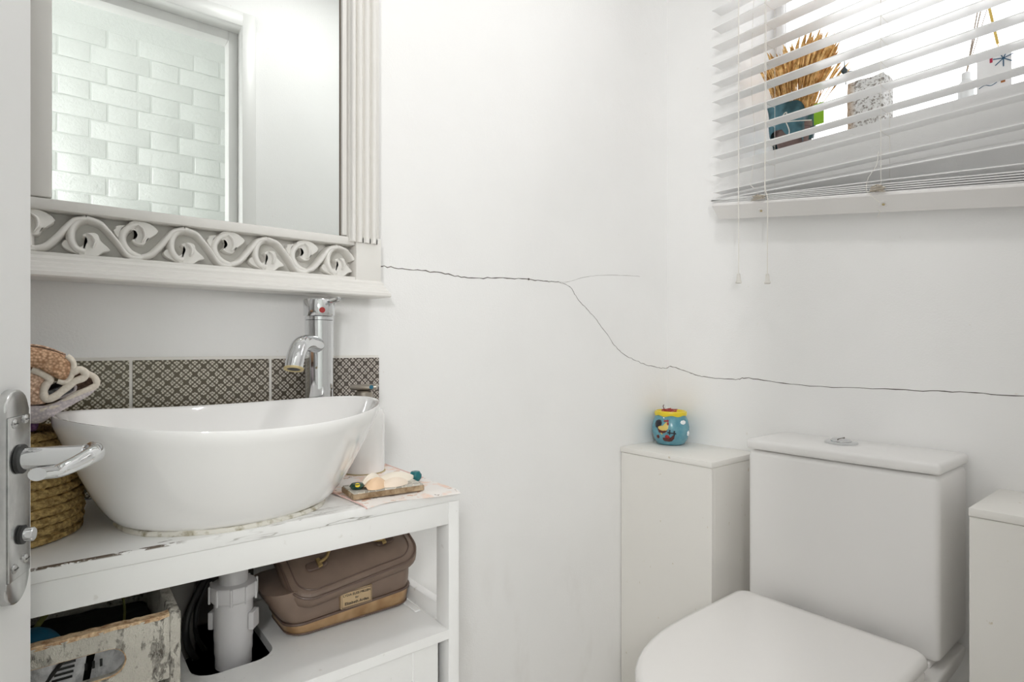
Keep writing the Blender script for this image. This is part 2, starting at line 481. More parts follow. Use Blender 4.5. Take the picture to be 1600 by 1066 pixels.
def tube(bm, pts, r, n=8, closed=False, cap=True, up=(0, 0, 1)):
    """r: number, list or (ry, rz) list"""
    pts = [V(p) for p in pts]
    N = len(pts)
    rings = []
    prev = None
    for i, p in enumerate(pts):
        if closed:
            t = pts[(i + 1) % N] - pts[i - 1]
        else:
            t = pts[min(i + 1, N - 1)] - pts[max(i - 1, 0)]
        t = t.normalized() if t.length > 1e-9 else V((0, 0, 1))
        if prev is None:
            a_ = V(up)
            if abs(a_.dot(t)) > 0.95:
                a_ = V((1, 0, 0))
            s1 = t.cross(a_).normalized()
        else:
            s1 = (prev - t * prev.dot(t))
            s1 = s1.normalized() if s1.length > 1e-9 else t.orthogonal().normalized()
        prev = s1
        s2 = t.cross(s1)
        rr = r[i] if isinstance(r, (list, tuple)) else r
        r1, r2 = rr if isinstance(rr, (list, tuple)) else (rr, rr)
        rings.append([bm.verts.new(p + s1 * math.cos(2 * PI * k / n) * r1 + s2 * math.sin(2 * PI * k / n) * r2) for k in range(n)])
    L = list(zip(rings, rings[1:])) + ([(rings[-1], rings[0])] if closed else [])
    for A, B in L:
        for k in range(n):
            j = (k + 1) % n
            bm.faces.new((A[k], A[j], B[j], B[k]))
    if cap and not closed:
        bm.faces.new(rings[0])
        bm.faces.new(rings[-1])
    return bm
def cyl(bm, p0, p1, r, n=24, bev=0.0):
    p0, p1 = V(p0), V(p1)
    L = (p1 - p0).length
    pr = [(r, 0), (r, L)] if not bev else [(r - bev, 0), (r, bev), (r, L - bev), (r - bev, L)]
    return lathe(bm, pr, p0, n, axis=(p1 - p0))
def extrude(bm, poly, f0, f1, n0=None):
    """prism: poly = list of 2D points, f0/f1 map (a, b) -> Vector for the two ends"""
    A = [bm.verts.new(f0(*p)) for p in poly]
    B = [bm.verts.new(f1(*p)) for p in poly]
    bm.faces.new(A)
    bm.faces.new(B[::-1])
    n = len(poly)
    for i in range(n):
        j = (i + 1) % n
        bm.faces.new((A[i], A[j], B[j], B[i]))
    return bm
def bevel_all(bm, off, seg=2, ang=30):
    es = [e for e in bm.edges if len(e.link_faces) == 2 and e.calc_face_angle(0) > math.radians(ang)]
    bmesh.ops.bevel(bm, geom=es, offset=off, segments=seg, profile=0.5, affect='EDGES')
    return bm
def text_bm(s, size, mtx, depth=0.0006):
    c = bpy.data.curves.new('t', 'FONT')
    c.body = s
    c.size = size
    c.align_x = 'CENTER'
    c.align_y = 'CENTER'
    c.extrude = depth
    c.resolution_u = 2
    o = bpy.data.objects.new('t', c)
    me = bpy.data.meshes.new_from_object(o)
    bm = bmesh.new()
    bm.from_mesh(me)
    bmesh.ops.transform(bm, matrix=mtx, verts=bm.verts)
    bpy.data.meshes.remove(me)
    bpy.data.objects.remove(o)
    bpy.data.curves.remove(c)
    return bm
def copy_tree(o, parent=None):
    c = o.copy()
    COL.objects.link(c)
    ORG[c.name] = ORG.get(o.name, V((0, 0, 0)))
    if parent:
        c.parent = parent
    for ch in list(o.children):
        copy_tree(ch, c)
    return c
def struct(name, bm, m, label=None, parent=None):
    return part(name, bm, m, parent, label=label, kind=None if parent else 'structure', angle=30)

# ================================================================== SETTING
YW = -1.02          # door wall, room side
HALL = -1.83
CEIL = 2.40
XL = -1.80
b = NB(); box(b, XL - 0.1, 0.0, 0.0, 0.1, 0, CEIL)
wall_back = struct('wall_back', b, M['wall'], 'white painted wall with a long crack, behind mirror and sink')
# window wall with opening
WY0, WY1, WZ0, WZ1 = -0.985, -0.2405, 1.522, 2.16
b = NB()
box(b, 0, 0.26, -1.12, 0.1, 0, WZ0)
box(b, 0, 0.26, -1.12, 0.1, WZ1, CEIL)
box(b, 0, 0.26, WY1, 0.1, WZ0, WZ1)
box(b, 0, 0.26, -1.12, WY0, WZ0, WZ1)
wall_right = struct('wall_right', b, M['wall'], 'white painted wall with the window, behind the toilet')
# door wall with opening
DX0, DX1, DZ = -1.745, -1.003, 2.054
b = NB()
box(b, XL - 0.1, DX0 - 0.012, YW - 0.10, YW, 0, CEIL)
box(b, DX1 + 0.012, 0, YW - 0.10, YW, 0, CEIL)
box(b, DX0 - 0.012, DX1 + 0.012, YW - 0.10, YW, DZ + 0.012, CEIL)
struct('wall_front', b, M['wall'], 'white wall with the doorway, seen in the mirror')
b = NB(); box(b, XL - 0.1, XL, YW, 0, 0, CEIL)
struct('wall_left', b, M['wall'])
b = NB(); box(b, -3.2, 0.7, HALL - 0.1, 0.1, -0.05, 0)
struct('floor', b, M['floor'])
b = NB(); box(b, -3.2, 0.7, HALL - 0.1, 0.1, CEIL, CEIL + 0.05)
struct('ceiling', b, M['ceiling'])
b = NB(); box(b, -3.2, 0.7, HALL - 0.1, HALL, 0, CEIL)
hall = struct('wall_hall', b, M['brick'], 'white painted brick wall of the hall, seen in the mirror')
b = NB(); box(b, -3.2, XL - 0.1, YW - 0.12, YW - 0.1, 0, CEIL)
struct('wall_hall_near', b, M['wall'])
# unseen glazed hall end, added so daylight fills the room
w2 = thing('hall_fill_window', None, None, (-3.2, -1.48, 0), kind='structure')
b = NB()
for q in ((HALL, HALL + 0.05, 0, CEIL), (YW - 0.17, YW - 0.12, 0, CEIL), (HALL + 0.05, YW - 0.17, 0, 0.2), (HALL + 0.05, YW - 0.17, CEIL - 0.1, CEIL), (HALL + 0.05, YW - 0.17, 1.0, 1.06)):
    box(b, -3.24, -3.2, q[0], q[1], q[2], q[3], 0.003)
part('window_frame', b, M['upvc'], w2)
b = NB(); box(b, -3.223, -3.219, HALL + 0.05, YW - 0.17, 0.2, CEIL - 0.1)
part('glass_pane', b, M['glass'], w2)
b = NB(); box(b, 0.26, 0.7, YW - 0.12, YW - 0.1, 0, CEIL)
box(b, 0.7, 0.8, HALL, YW - 0.1, 0, CEIL)
struct('wall_hall_side', b, M['wall'])
# bricks of the hall wall (painted, Flemish bond)
def brick_mesh(L, seed):
    rnd = random.Random(seed)
    b = NB()
    box(b, -L / 2 + 0.0035, L / 2 - 0.0035, -0.004, 0.0030, -0.0350, 0.0350, 0.0028, 3)
    for v_ in b.verts:
        v_.co.y += (rnd.random() - 0.5) * 0.0003
        v_.co.z += (rnd.random() - 0.5) * 0.0006
    finish(b, 60)
    me = bpy.data.meshes.new('brick')
    b.to_mesh(me); b.free()
    me.materials.append(M['brick'])
    return me
HD, ST = 0.1045, 0.2055
hm = [brick_mesh(HD, i) for i in range(3)]
sm = [brick_mesh(ST, i + 9) for i in range(3)]
cnt = 0
for row in range(15):
    zc = 2.14 - 0.075 * 12 + 0.0375 + 0.075 * row
    if zc > 2.30:
        break
    off = -1.1153 if (row % 2 == 0) else -1.2653
    for k in range(-4, 3):
        for kind_, xc in (('h', off + k * (HD + ST)), ('s', off + k * (HD + ST) + (HD + ST) / 2)):
            if xc < -2.15 or xc > -0.55:
                continue
            o = bpy.data.objects.new('brick', random.choice(hm if kind_ == 'h' else sm))
            COL.objects.link(o)
            o.parent = hall
            o.location = (xc + (random.random() - .5) * 0.004, HALL + random.random() * 0.0015, zc + (random.random() - .5) * 0.002)
            cnt += 1
# doorway trim
b = NB()
t1 = struct('trim_1', (box(box(box(b, DX0 - 0.012, DX0, YW - 0.102, YW + 0.002, 0, DZ + 0.012), DX1, DX1 + 0.012, YW - 0.102, YW + 0.002, 0, DZ + 0.012), DX0, DX1, YW - 0.102, YW + 0.002, DZ, DZ + 0.012)), M['trim'], 'grey-white painted door lining and architrave, seen in the mirror')
b = NB(); box(b, DX1, DX1 + 0.043, YW, -1.003, 0, DZ + 0.045, 0.002); part('architrave', b, M['trim'], t1)
b = NB(); box(b, DX0 - 0.043, DX0, YW, -1.003, 0, DZ + 0.045, 0.002); part('architrave', b, M['trim'], t1)
b = NB(); box(b, DX0 - 0.043, DX1 + 0.043, YW, -1.0032, DZ, DZ + 0.046, 0.002); part('architrave', b, M['trim'], t1)
b = NB(); box(b, DX1 - 0.028, DX1, YW - 0.10, YW - 0.045, 0, DZ, 0.002); part('door_stop', b, M['trim'], t1)
b = NB(); box(b, DX0, DX0 + 0.028, YW - 0.10, YW - 0.045, 0, DZ, 0.002); part('door_stop', b, M['trim'], t1)
b = NB(); box(b, DX0 + 0.0285, DX1 - 0.0285, YW - 0.10, YW - 0.045, DZ - 0.03, DZ, 0.002); part('door_stop', b, M['trim'], t1)

# cracks in the plaster: thin jagged fissures
def crack_strip(pts, plane, wd, m, parent, jit=0.0012, seed=1):
    rnd = random.Random(seed)
    P = smooth_path([(p[0], p[1], 0) for p in pts], 8)
    b = NB()
    prev = None
    n = len(P)
    for i, p in enumerate(P):
        t = (P[min(i + 1, n - 1)] - P[max(i - 1, 0)]).normalized()
        nrm = V((-t.y, t.x, 0))
        p = p + nrm * (rnd.random() - 0.5) * 2 * jit
        w = (wd(i / (n - 1)) if callable(wd) else wd) * (0.6 + 0.8 * rnd.random())
        q = [p + nrm * w, p - nrm * w]
        if plane == 'y':
            A = [b.verts.new((c.x, e, c.y)) for c in q for e in (-0.0004, 0.002)]
        else:
            A = [b.verts.new((e, c.x, c.y)) for c in q for e in (-0.0004, 0.002)]
        if prev:
            for i0, i1 in ((0, 1), (0, 2), (2, 3)):
                b.faces.new((prev[i0], prev[i1], A[i1], A[i0]))
        prev = A
    return part('crack', b, m, parent)
cA = [(-0.985, 1.169), (-0.9566, 1.168), (-0.892, 1.167), (-0.8129, 1.1653), (-0.7431, 1.1608), (-0.6531, 1.1668), (-0.5612, 1.1703), (-0.4925, 1.1703)]
crack_strip(cA, 'y', 0.0009, M['crack'], wall_back, 0.0015, 1)
cB = [(-0.4925, 1.1703), (-0.4589, 1.1708), (-0.4195, 1.1621), (-0.3886, 1.13), (-0.3344, 1.0909), (-0.2829, 1.0464), (-0.2293, 0.9982), (-0.159, 0.9663), (-0.0695, 0.9439), (0.0, 0.9366)]
crack_strip(cB, 'y', lambda t: 0.00045 + 0.0005 * max(0, t - 0.5), M['crack'], wall_back, 0.0016, 2)
cC = [(-0.4925, 1.1703), (-0.4312, 1.1731), (-0.3593, 1.1922), (-0.2697, 1.2045), (-0.1299, 1.2119)]
crack_strip(cC, 'y', 0.0004, M['hairline'], wall_back, 0.0005, 3)
cD = [(0.0, 0.9366), (-0.0188, 0.943), (-0.0866, 0.9256), (-0.1296, 0.9159), (-0.23, 0.9127), (-0.2675, 0.9178), (-0.4048, 0.9056), (-0.6169, 0.9063), (-0.7333, 0.9076), (-0.8343, 0.9062), (-0.95, 0.905)]
crack_strip(cD, 'x', 0.0008, M['crack'], wall_right, 0.0011, 4)
b = NB(); lathe(b, [(0.0, -0.001), (0.0035, 0), (0.002, 0.003), (0, 0.004)], (-0.5612, 0.001, 1.1712), 7, axis=(0, -1, 0))
part('plaster_hole', b, M['crack'], wall_back)

# splashback tiles
for x0, x1 in ((-1.596, -1.388), (-1.3835, -1.1785), (-1.174, -0.9655)):
    b = NB(); box(b, x0, x1, -0.008, 0.0, 0.772, 0.9805, 0.0008, 1)
    part('tile', b, M['tile'], wall_back)
b = NB(); box(b, -1.60, -0.9655, -0.0062, 0, 0.772, 0.9855, 0.001, 1)
part('grout', b, M['grout'], wall_back)

# window
w1 = thing('window_1', 'bright overexposed window above the toilet', None, (0.2, (WY0 + WY1) / 2, WZ0), kind='structure')
b = NB()
fw = 0.018
for a0 in ((WY0, WY0 + fw, WZ0, WZ1), (WY1 - fw, WY1, WZ0, WZ1)):
    box(b, 0.205, 0.25, a0[0], a0[1], a0[2], a0[3], 0.003)
box(b, 0.205, 0.25, WY0, WY1, WZ0, WZ0 + fw, 0.003)
box(b, 0.205, 0.25, WY0, WY1, WZ1 - fw, WZ1, 0.003)
part('window_frame', b, M['upvc'], w1)
b = NB(); box(b, 0.226, 0.23, WY0 + fw, WY1 - fw, WZ0 + fw, WZ1 - fw)
part('glass_pane', b, M['glass'], w1)

# ================================================================== MIRROR
mx0, mx1 = -1.56, -0.9807
mir = thing('wall_mirror', 'large white framed mirror with carved scroll frieze above the basin', 'mirror', (-1.27, -0.002, 1.10))
GX0, GX1 = -1.482, -1.0585
b = NB(); box(b, GX0 - 0.004, GX1 + 0.004, -0.0385, -0.034, 1.204, 1.905)
part('mirror_glass', b, M['mirror'], mir)
b = NB(); box(b, GX1 - 0.0022, GX1 - 0.0002, -0.0402, -0.0388, 1.2115, 1.90)
part('glass_edge_shadow_gap', b, M['seam'], mir, label='dark gap at the edge of the glass')
# backing and rails
b = NB()
box(b, mx0 + 0.004, mx1 - 0.004, -0.015, -0.001, 1.125, 1.97, 0.002)
part('back_board', b, M['framegap'], mir)
b = NB()
box(b, mx0, -1.5076, -0.05, -0.004, 1.125, 1.97, 0.0025)      # left stile
box(b, -1.5076, -1.0324, -0.046, -0.0155, 1.1953, 1.2112, 0.003)  # glass rail
box(b, -1.5076, -1.0324, -0.046, -0.0155, 1.128, 1.1355, 0.001)
box(b, -1.0324, mx1, -0.05, -0.004, 1.125, 1.2135, 0.0025)     # corner block
box(b, -1.0585, -1.048, -0.046, -0.004, 1.2125, 1.97, 0.003)   # inner lip
box(b, -1.048, mx1, -0.04, -0.004, 1.213, 1.97, 0.001)
box(b, -1.5076, -1.482, -0.046, -0.004, 1.2125, 1.97, 0.003)
box(b, -1.5076, -1.0585, -0.046, -0.004, 1.90, 1.97, 0.003)
part('frame', b, M['frame'], mir)
# fluted pilaster (three reeds) standing proud of the right stile
b = NB()
prof = []
for (cx_, rr) in ((-1.0395, 0.0055), (-1.0265, 0.0055), (-1.012, 0.0060), (-0.998, 0.0055)):
    for k in range(9):
        a_ = PI - PI * k / 8
        prof.append((cx_ + rr * math.cos(a_), -0.050 - 0.0085 * math.sin(a_)))
poly = [(-1.048, -0.039)] + [(-1.046, -0.050)] + prof + [(-0.989, -0.050), (-0.9885, -0.039)]
extrude(b, poly, lambda x, y: V((x, y, 1.2012)), lambda x, y: V((x, y, 1.97)))
part('fluted_pilaster', b, M['frame'], mir)
# cornice moulding along the bottom, returned at the right end
b = NB()
cor = [(-0.004, 1.130), (-0.050, 1.130), (-0.0515, 1.127), (-0.0535, 1.1255), (-0.054, 1.1215), (-0.0565, 1.119), (-0.058, 1.1145), (-0.0615, 1.112), (-0.063, 1.108), (-0.066, 1.1065), (-0.0665, 1.101), (-0.0645, 1.0985), (-0.004, 1.0985)]
A = []
for xe, sgn in ((mx0, -1), (mx1, 1)):
    A.append([b.verts.new((xe + sgn * max(0, (-y - 0.050)) * 0.8, y, z)) for y, z in cor])
for i in range(len(cor)):
    j = (i + 1) % len(cor)
    b.faces.new((A[0][i], A[0][j], A[1][j], A[1][i]))
b.faces.new(A[0]); b.faces.new(A[1])
part('cornice', b, M['frame'], mir, angle=20)
# carved frieze
FZ0, FZ1 = 1.1355, 1.1953
FM = (FZ0 + FZ1) / 2
FH = (FZ1 - FZ0)
def ribbon(b, pts, w, h, y0=-0.020, n=6):
    P = [V((p[0], p[1], 0)) for p in pts]
    N = len(P)
    prev = None
    for i, p in enumerate(P):
        t = (P[min(i + 1, N - 1)] - P[max(i - 1, 0)])
        t = t.normalized()
        nr = V((-t.y, t.x, 0))
        wi = w[i] if isinstance(w, list) else w
        hi = h[i] if isinstance(h, list) else h
        ring = []
        for k in range(n + 1):
            s1 = -1 + 2 * k / n
            q = p + nr * s1 * wi
            yy = y0 - 0.006 - hi * math.sqrt(max(0, 1 - abs(s1) ** 2.4)) 
            ring.append(b.verts.new((q.x, yy, q.y)))
        e0 = p - nr * wi
        e1 = p + nr * wi
        ring = [b.verts.new((e0.x, -0.0155, e0.y))] + ring + [b.verts.new((e1.x, -0.0155, e1.y))]
        if prev:
            for k in range(len(ring) - 1):
                b.faces.new((prev[k], prev[k + 1], ring[k + 1], ring[k]))
        else:
            b.faces.new(ring)
        prev = ring
    b.faces.new(prev)
FR = {
'stem_up': [ (-0.0600, -0.0263), (-0.0459, -0.0197), (-0.0340, -0.0065), (-0.0233, 0.0085), (-0.0138, 0.0201), (0.0000, 0.0246) ],
'stem_dn': [ (0.0000, 0.0251), (0.0155, 0.0207), (0.0256, 0.0105), (0.0373, -0.0050), (0.0470, -0.0201), (0.0560, -0.0273), (0.0682, -0.0270) ],
'ringA': [ (0.0000, 0.0255), (-0.0104, 0.0197), (-0.0172, 0.0076), (-0.0179, -0.0080), (-0.0118, -0.0202), (-0.0014, -0.0243) ],
'leafA': [ (-0.0045, 0.0005), (0.0056, 0.0044), (0.0134, 0.0028), (0.0170, -0.0065), (0.0285, -0.0188), (0.0205, -0.0228), (0.0105, -0.0305), (-0.0049, -0.0316), (-0.0111, -0.0218), (-0.0045, -0.0160), (0.0003, -0.0105), (-0.0004, -0.0045) ],
'cresA': [ (0.0007, 0.0026), (0.0073, -0.0015), (0.0101, -0.0090), (0.0073, -0.0181) ],
'sideA': [ (-0.0287, -0.0152), (-0.0233, -0.0086), (-0.0179, -0.0183), (-0.0097, -0.0243), (-0.0042, -0.0306), (-0.0233, -0.0223) ],
'ringB': [ (0.0682, -0.0261), (0.0537, -0.0193), (0.0447, -0.0059), (0.0447, 0.0076), (0.0530, 0.0195), (0.0644, 0.0246) ],
'leafB': [ (0.0560, -0.0005), (0.0629, -0.0060), (0.0721, -0.0055), (0.0760, 0.0032), (0.0799, 0.0055), (0.0902, 0.0179), (0.0729, 0.0305), (0.0568, 0.0290), (0.0477, 0.0188), (0.0522, 0.0148), (0.0592, 0.0138), (0.0622, 0.0080), (0.0602, 0.0035) ],
'cresB': [ (0.0629, 0.0226), (0.0698, 0.0171), (0.0718, 0.0064), (0.0675, -0.0033) ],
'sideB': [ (0.0366, 0.0200), (0.0485, 0.0219), (0.0432, 0.0155), (0.0400, 0.0007), (0.0329, 0.0115), (0.0351, 0.0153) ],
}
def relief_leaf(name, pts, x0, ytop, parent, bev=0.0022, xlim=(-1.5072, -1.0326)):
    P = smooth_path([(p[0], p[1], 0) for p in pts], 3, closed=True)
    P = [(min(max(x0 + p.x, xlim[0]), xlim[1]), min(max(FM + p.y, FZ0 + 0.0003), FZ1 - 0.0003)) for p in P]
    Q_ = []
    for p in P:
        if not Q_ or math.hypot(p[0] - Q_[-1][0], p[1] - Q_[-1][1]) > 0.0005:
            Q_.append(p)
    if max(p[0] for p in Q_) - min(p[0] for p in Q_) < 0.004:
        return None
    cx_ = sum(p[0] for p in Q_) / len(Q_)
    cz_ = sum(p[1] for p in Q_) / len(Q_)
    b = NB()
    n = len(Q_)
    # inward offset for a chamfered top
    def off(d_):
        out = []
        for i_ in range(n):
            a0, a1, a2 = Q_[i_ - 1], Q_[i_], Q_[(i_ + 1) % n]
            t_ = V((a2[0] - a0[0], a2[1] - a0[1]))
            nn = V((-t_.y, t_.x)).normalized() if t_.length > 1e-9 else V((0, 0))
            out.append((a1[0] + nn.x * d_, a1[1] + nn.y * d_))
        return out
    ar = sum(Q_[i_][0] * Q_[(i_ + 1) % n][1] - Q_[(i_ + 1) % n][0] * Q_[i_][1] for i_ in range(n))
    sg = 1 if ar > 0 else -1
    R0 = [b.verts.new((p[0], -0.0152, p[1])) for p in Q_]
    R1 = [b.verts.new((p[0], ytop + bev, p[1])) for p in Q_]
    R2 = [b.verts.new((p[0], ytop, p[1])) for p in off(sg * bev * 0.9)]
    loft(b, [R0, R1, R2])
    f_ = b.faces.new(R2)
    bmesh.ops.triangulate(b, faces=[f_])
    return part(name, b, M['frame'], parent, angle=45)
def loft(b, rings):
    for P, Q in zip(rings, rings[1:]):
        n = len(P)
        for i in range(n):
            j = (i + 1) % n
            b.faces.new((P[i], P[j], Q[j], Q[i]))
def rib(name, key, x0, w, h, ybase=-0.020, sub=6):
    P = smooth_path([(p[0], p[1], 0) for p in FR[key]], sub)
    P = [(x0 + p.x, min(max(FM + p.y, FZ0 + 0.001), FZ1 - 0.001)) for p in P]
    keep = [k for k, p in enumerate(P) if -1.5080 < p[0] < -1.0322]
    if len(keep) < 3:
        return
    P = [P[k] for k in keep]
    nn = len(P)
    ws = [w[0] + (w[1] - w[0]) * math.sin(PI * k / (nn - 1)) if isinstance(w, tuple) else w for k in range(nn)]
    b = NB()
    ribbon(b, P, ws, h, ybase)
    for v_ in b.verts:
        v_.co.x = min(max(v_.co.x, -1.5074), -1.0325)
        v_.co.z = min(max(v_.co.z, FZ0 - 0.0002), FZ1 + 0.0002)
    part(name, b, M['frame'], mir, angle=50)
for k in range(-1, 4):
    xc_ = -1.4428 + 0.1262 * k
    rib('scroll_stem', 'stem_up', xc_, 0.0054, 0.0165)
    rib('scroll_stem', 'stem_dn', xc_, (0.0056, 0.0038), 0.0170)
    rib('scroll_ring', 'ringA', xc_, 0.0060, 0.0150, -0.0205)
    rib('scroll_ring', 'ringB', xc_, 0.0060, 0.0150, -0.0205)
    for key, yt_ in (('leafA', -0.0385), ('leafB', -0.0385), ('sideA', -0.0340), ('sideB', -0.0340)):
        relief_leaf('acanthus_leaf', FR[key], xc_, yt_, mir, 0.0009)
    rib('leaf_crescent', 'cresA', xc_, (0.0004, 0.0026), 0.0060, -0.0355)
    rib('leaf_crescent', 'cresB', xc_, (0.0004, 0.0026), 0.0060, -0.0355)

# ================================================================== VANITY
VX0, VX1, VY, VZ = -1.615, -0.969, -0.31, 0.771
van = thing('vanity_unit', 'white painted wooden washstand with open shelf under the basin', 'vanity', ((VX0 + VX1) / 2, -0.155, 0.0))
b = NB(); box(b, VX0, VX1, VY, -0.0085, VZ - 0.016, VZ, 0.0018)
part('top_board', b, M['vtop'], van, label='painted top board with a chipped, peeling front edge')
b = NB(); box(b, VX0 + 0.0202, -0.9887, VY + 0.003, VY + 0.021, 0.719, VZ - 0.0165, 0.001)
part('apron', b, M['vanity'], van)
for x0, x1 in ((-0.9885, -0.9695), (VX0 + 0.001, VX0 + 0.02)):
    b = NB(); box(b, x0, x1, VY + 0.002, VY + 0.040, 0.0, VZ - 0.0165, 0.001); part('leg', b, M['vanity'], van)
    b = NB(); box(b, x0, x1, -0.045, -0.010, 0.0, VZ - 0.0165, 0.001); part('leg', b, M['vanity'], van)
    b = NB(); box(b, x0 + 0.002, x1 - 0.001, VY + 0.0402, -0.0452, 0.719, VZ - 0.0165, 0.001); part('side_rail', b, M['vanity'], van)
    b = NB(); box(b, x0 + 0.002, x1 - 0.001, VY + 0.0402, -0.0452, 0.5515, 0.579, 0.001); part('side_rail', b, M['vanity'], van)
    b = NB(); box(b, x0 + 0.003, x1 - 0.003, VY + 0.0402, -0.0452, 0.06, 0.536, 0.001); part('side_panel', b, M['vanity'], van)
# shelf with a rounded notch for the waste pipe
SZ = 0.552
hx0, hx1, hy = -1.333, -1.224, -0.214
def arc(cx_, cy_, r, a0, a1, n=6):
    return [(cx_ + r * math.cos(math.radians(a0 + (a1 - a0) * k / n)), cy_ + r * math.sin(math.radians(a0 + (a1 - a0) * k / n))) for k in range(n + 1)]
r = 0.03
b = NB()
sx0, sx1 = VX0 + 0.0205, -0.989
yb = -0.012
poly = [(sx0, VY + 0.001), (sx1, VY + 0.001), (sx1, yb), (hx1, yb)] + arc(hx1 - r, hy + r, r, 0, -90) + arc(hx0 + r, hy + r, r, -90, -180) + [(hx0, yb), (sx0, yb)]
extrude(b, poly, lambda x, y: V((x, y, SZ - 0.015)), lambda x, y: V((x, y, SZ)))
bmesh.ops.triangulate(b, faces=[f_ for f_ in b.faces if len(f_.verts) > 4])
part('shelf', b, M['vanity'], van)
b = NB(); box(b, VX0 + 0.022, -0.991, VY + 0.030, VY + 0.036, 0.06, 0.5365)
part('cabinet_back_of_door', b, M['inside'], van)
b = NB(); box(b, VX0 + 0.0205, -1.205, -0.0075, -0.003, 0.06, 0.7185); part('shade_panel', b, M['inside'], van, label='dark panel added for the shade behind the pipes')  # dark sheet stands in for shade on the wall here
# doors below the shelf, shaker style with bevelled panel
def vdoor(x0, x1):
    b = NB()
    z0, z1 = 0.065, 0.532
    yf = VY + 0.010
    box(b, x0, x1, yf + 0.006, yf + 0.018, z0, z1, 0.0005, 1)
    s = 0.045
    for q in ((x0, x0 + s, z0, z1), (x1 - s, x1, z0, z1), (x0 + s, x1 - s, z0, z0 + s), (x0 + s, x1 - s, z1 - s, z1)):
        box(b, q[0], q[1], yf, yf + 0.0062, q[2], q[3], 0.0008, 1)
    d_ = part('door', b, M['vanity'], van)
    b = NB()
    xs, xe, zs, ze = x0 + s + 0.004, x1 - s - 0.004, z0 + s + 0.004, z1 - s - 0.004
    A = [b.verts.new(p) for p in ((xs, yf + 0.006, zs), (xe, yf + 0.006, zs), (xe, yf + 0.006, ze), (xs, yf + 0.006, ze))]
    k = 0.012
    B = [b.verts.new(p) for p in ((xs + k, yf + 0.001, zs + k), (xe - k, yf + 0.001, zs + k), (xe - k, yf + 0.001, ze - k), (xs + k, yf + 0.001, ze - k))]
    for i in range(4):
        b.faces.new((A[i], A[(i + 1) % 4], B[(i + 1) % 4], B[i]))
    b.faces.new(B)
    part('raised_panel', b, M['vanity'], d_)
vdoor(VX0 + 0.023, (VX0 - 0.969) / 2 - 0.0015)
vdoor((VX0 - 0.969) / 2 + 0.0015, -1.0035)

# ================================================================== BASIN
bas = thing('countertop_basin', 'glossy white oval vessel basin on the washstand', 'basin', (-1.283, -0.19, VZ))
def ring(b, cx_, cy_, A, B, z, k, n=72, e=2.0):
    out = []
    for i in range(n):
        t = 2 * PI * i / n
        out.append(b.verts.new((cx_ + A * math.cos(t), cy_ + B * math.sin(t), z + k * math.cos(t) ** 2)))
    return out
def loft(b, rings):
    for P, Q in zip(rings, rings[1:]):
        n = len(P)
        for i in range(n):
            j = (i + 1) % n
            b.faces.new((P[i], P[j], Q[j], Q[i]))
b = NB()
RZ = 0.905
bx, by, bA, bB = -1.284, -0.192, 0.128, 0.110
tx_, ty_, tA, tB = -1.2809, -0.2145, 0.2052, 0.1818
rings = []
H = RZ - 0.774
N = 16
for i in range(N + 1):
    s1 = i / N
    gg = s1 ** 0.66
    gg = gg * 0.93 + 0.07 * s1 ** 3
    zz = 0.774 + H * s1
    rings.append(ring(b, bx + (tx_ - bx) * gg, by + (ty_ - by) * gg, bA + (tA - bA) * gg - (0.004 if i == N else 0) , bB + (tB - bB) * gg - (0.004 if i == N else 0), zz - (0.004 if i == N else 0) * 0, 0.0143 * s1 ** 2))
for da, dz_ in ((-0.001, -0.003), (-0.003, 0.0006), (-0.006, 0.001), (-0.009, -0.001), (-0.0105, -0.005)):
    pass
top = []
for da, dz_ in ((0.0035, 0.0015), (0.0065, 0.0012), (0.009, -0.002)):
    top.append(ring(b, tx_, ty_, tA - da - 0.001, tB - da - 0.001, RZ + dz_, 0.0143))
rings += top
for i in range(1, 12):
    s1 = 1 - i / 11
    gg = max(0.0, s1) ** 0.6
    A_ = (0.045 + (tA - 0.012 - 0.045) * gg)
    B_ = (0.040 + (tB - 0.012 - 0.040) * gg)
    if i == 11:
        A_, B_ = 0.03, 0.03
    rings.append(ring(b, bx + (tx_ - bx) * gg, by - 0.008 + (ty_ - by + 0.008) * gg, A_, B_, 0.793 + (RZ - 0.797) * s1 ** 1.15 + 0.0, 0.0143 * s1 ** 2))
loft(b, rings)
b.faces.new(rings[0]); b.faces.new(rings[-1])
part('bowl', b, M['ceramic'], bas, angle=60)
b = NB(); lathe(b, [(0.001, 0.0), (0.022, 0.0), (0.024, 0.002), (0.018, 0.004), (0.001, 0.0045)], (bx, by - 0.008, 0.7935), 28)
part('drain', b, M['chrome'], bas)
b = NB()
P = []
rr = []
rnd = random.Random(4)
for i in range(110):
    t = 2 * PI * i / 110
    wob = 0.0012 * math.sin(7 * t + 1) + 0.0012 * rnd.random()
    P.append((bx + (bA + 0.0022 + wob) * math.cos(t), by + (bB + 0.0022 + wob) * math.sin(t), VZ + 0.0015))
    rr.append((0.0042 + 0.0012 * math.sin(5 * t) + 0.001 * rnd.random(), 0.0042 + 0.0012 * rnd.random()))
tube(b, P, rr, 6, closed=True)
part('silicone_bead', b, M['silicone'], bas, label='yellowed, dirty silicone seal around the foot')

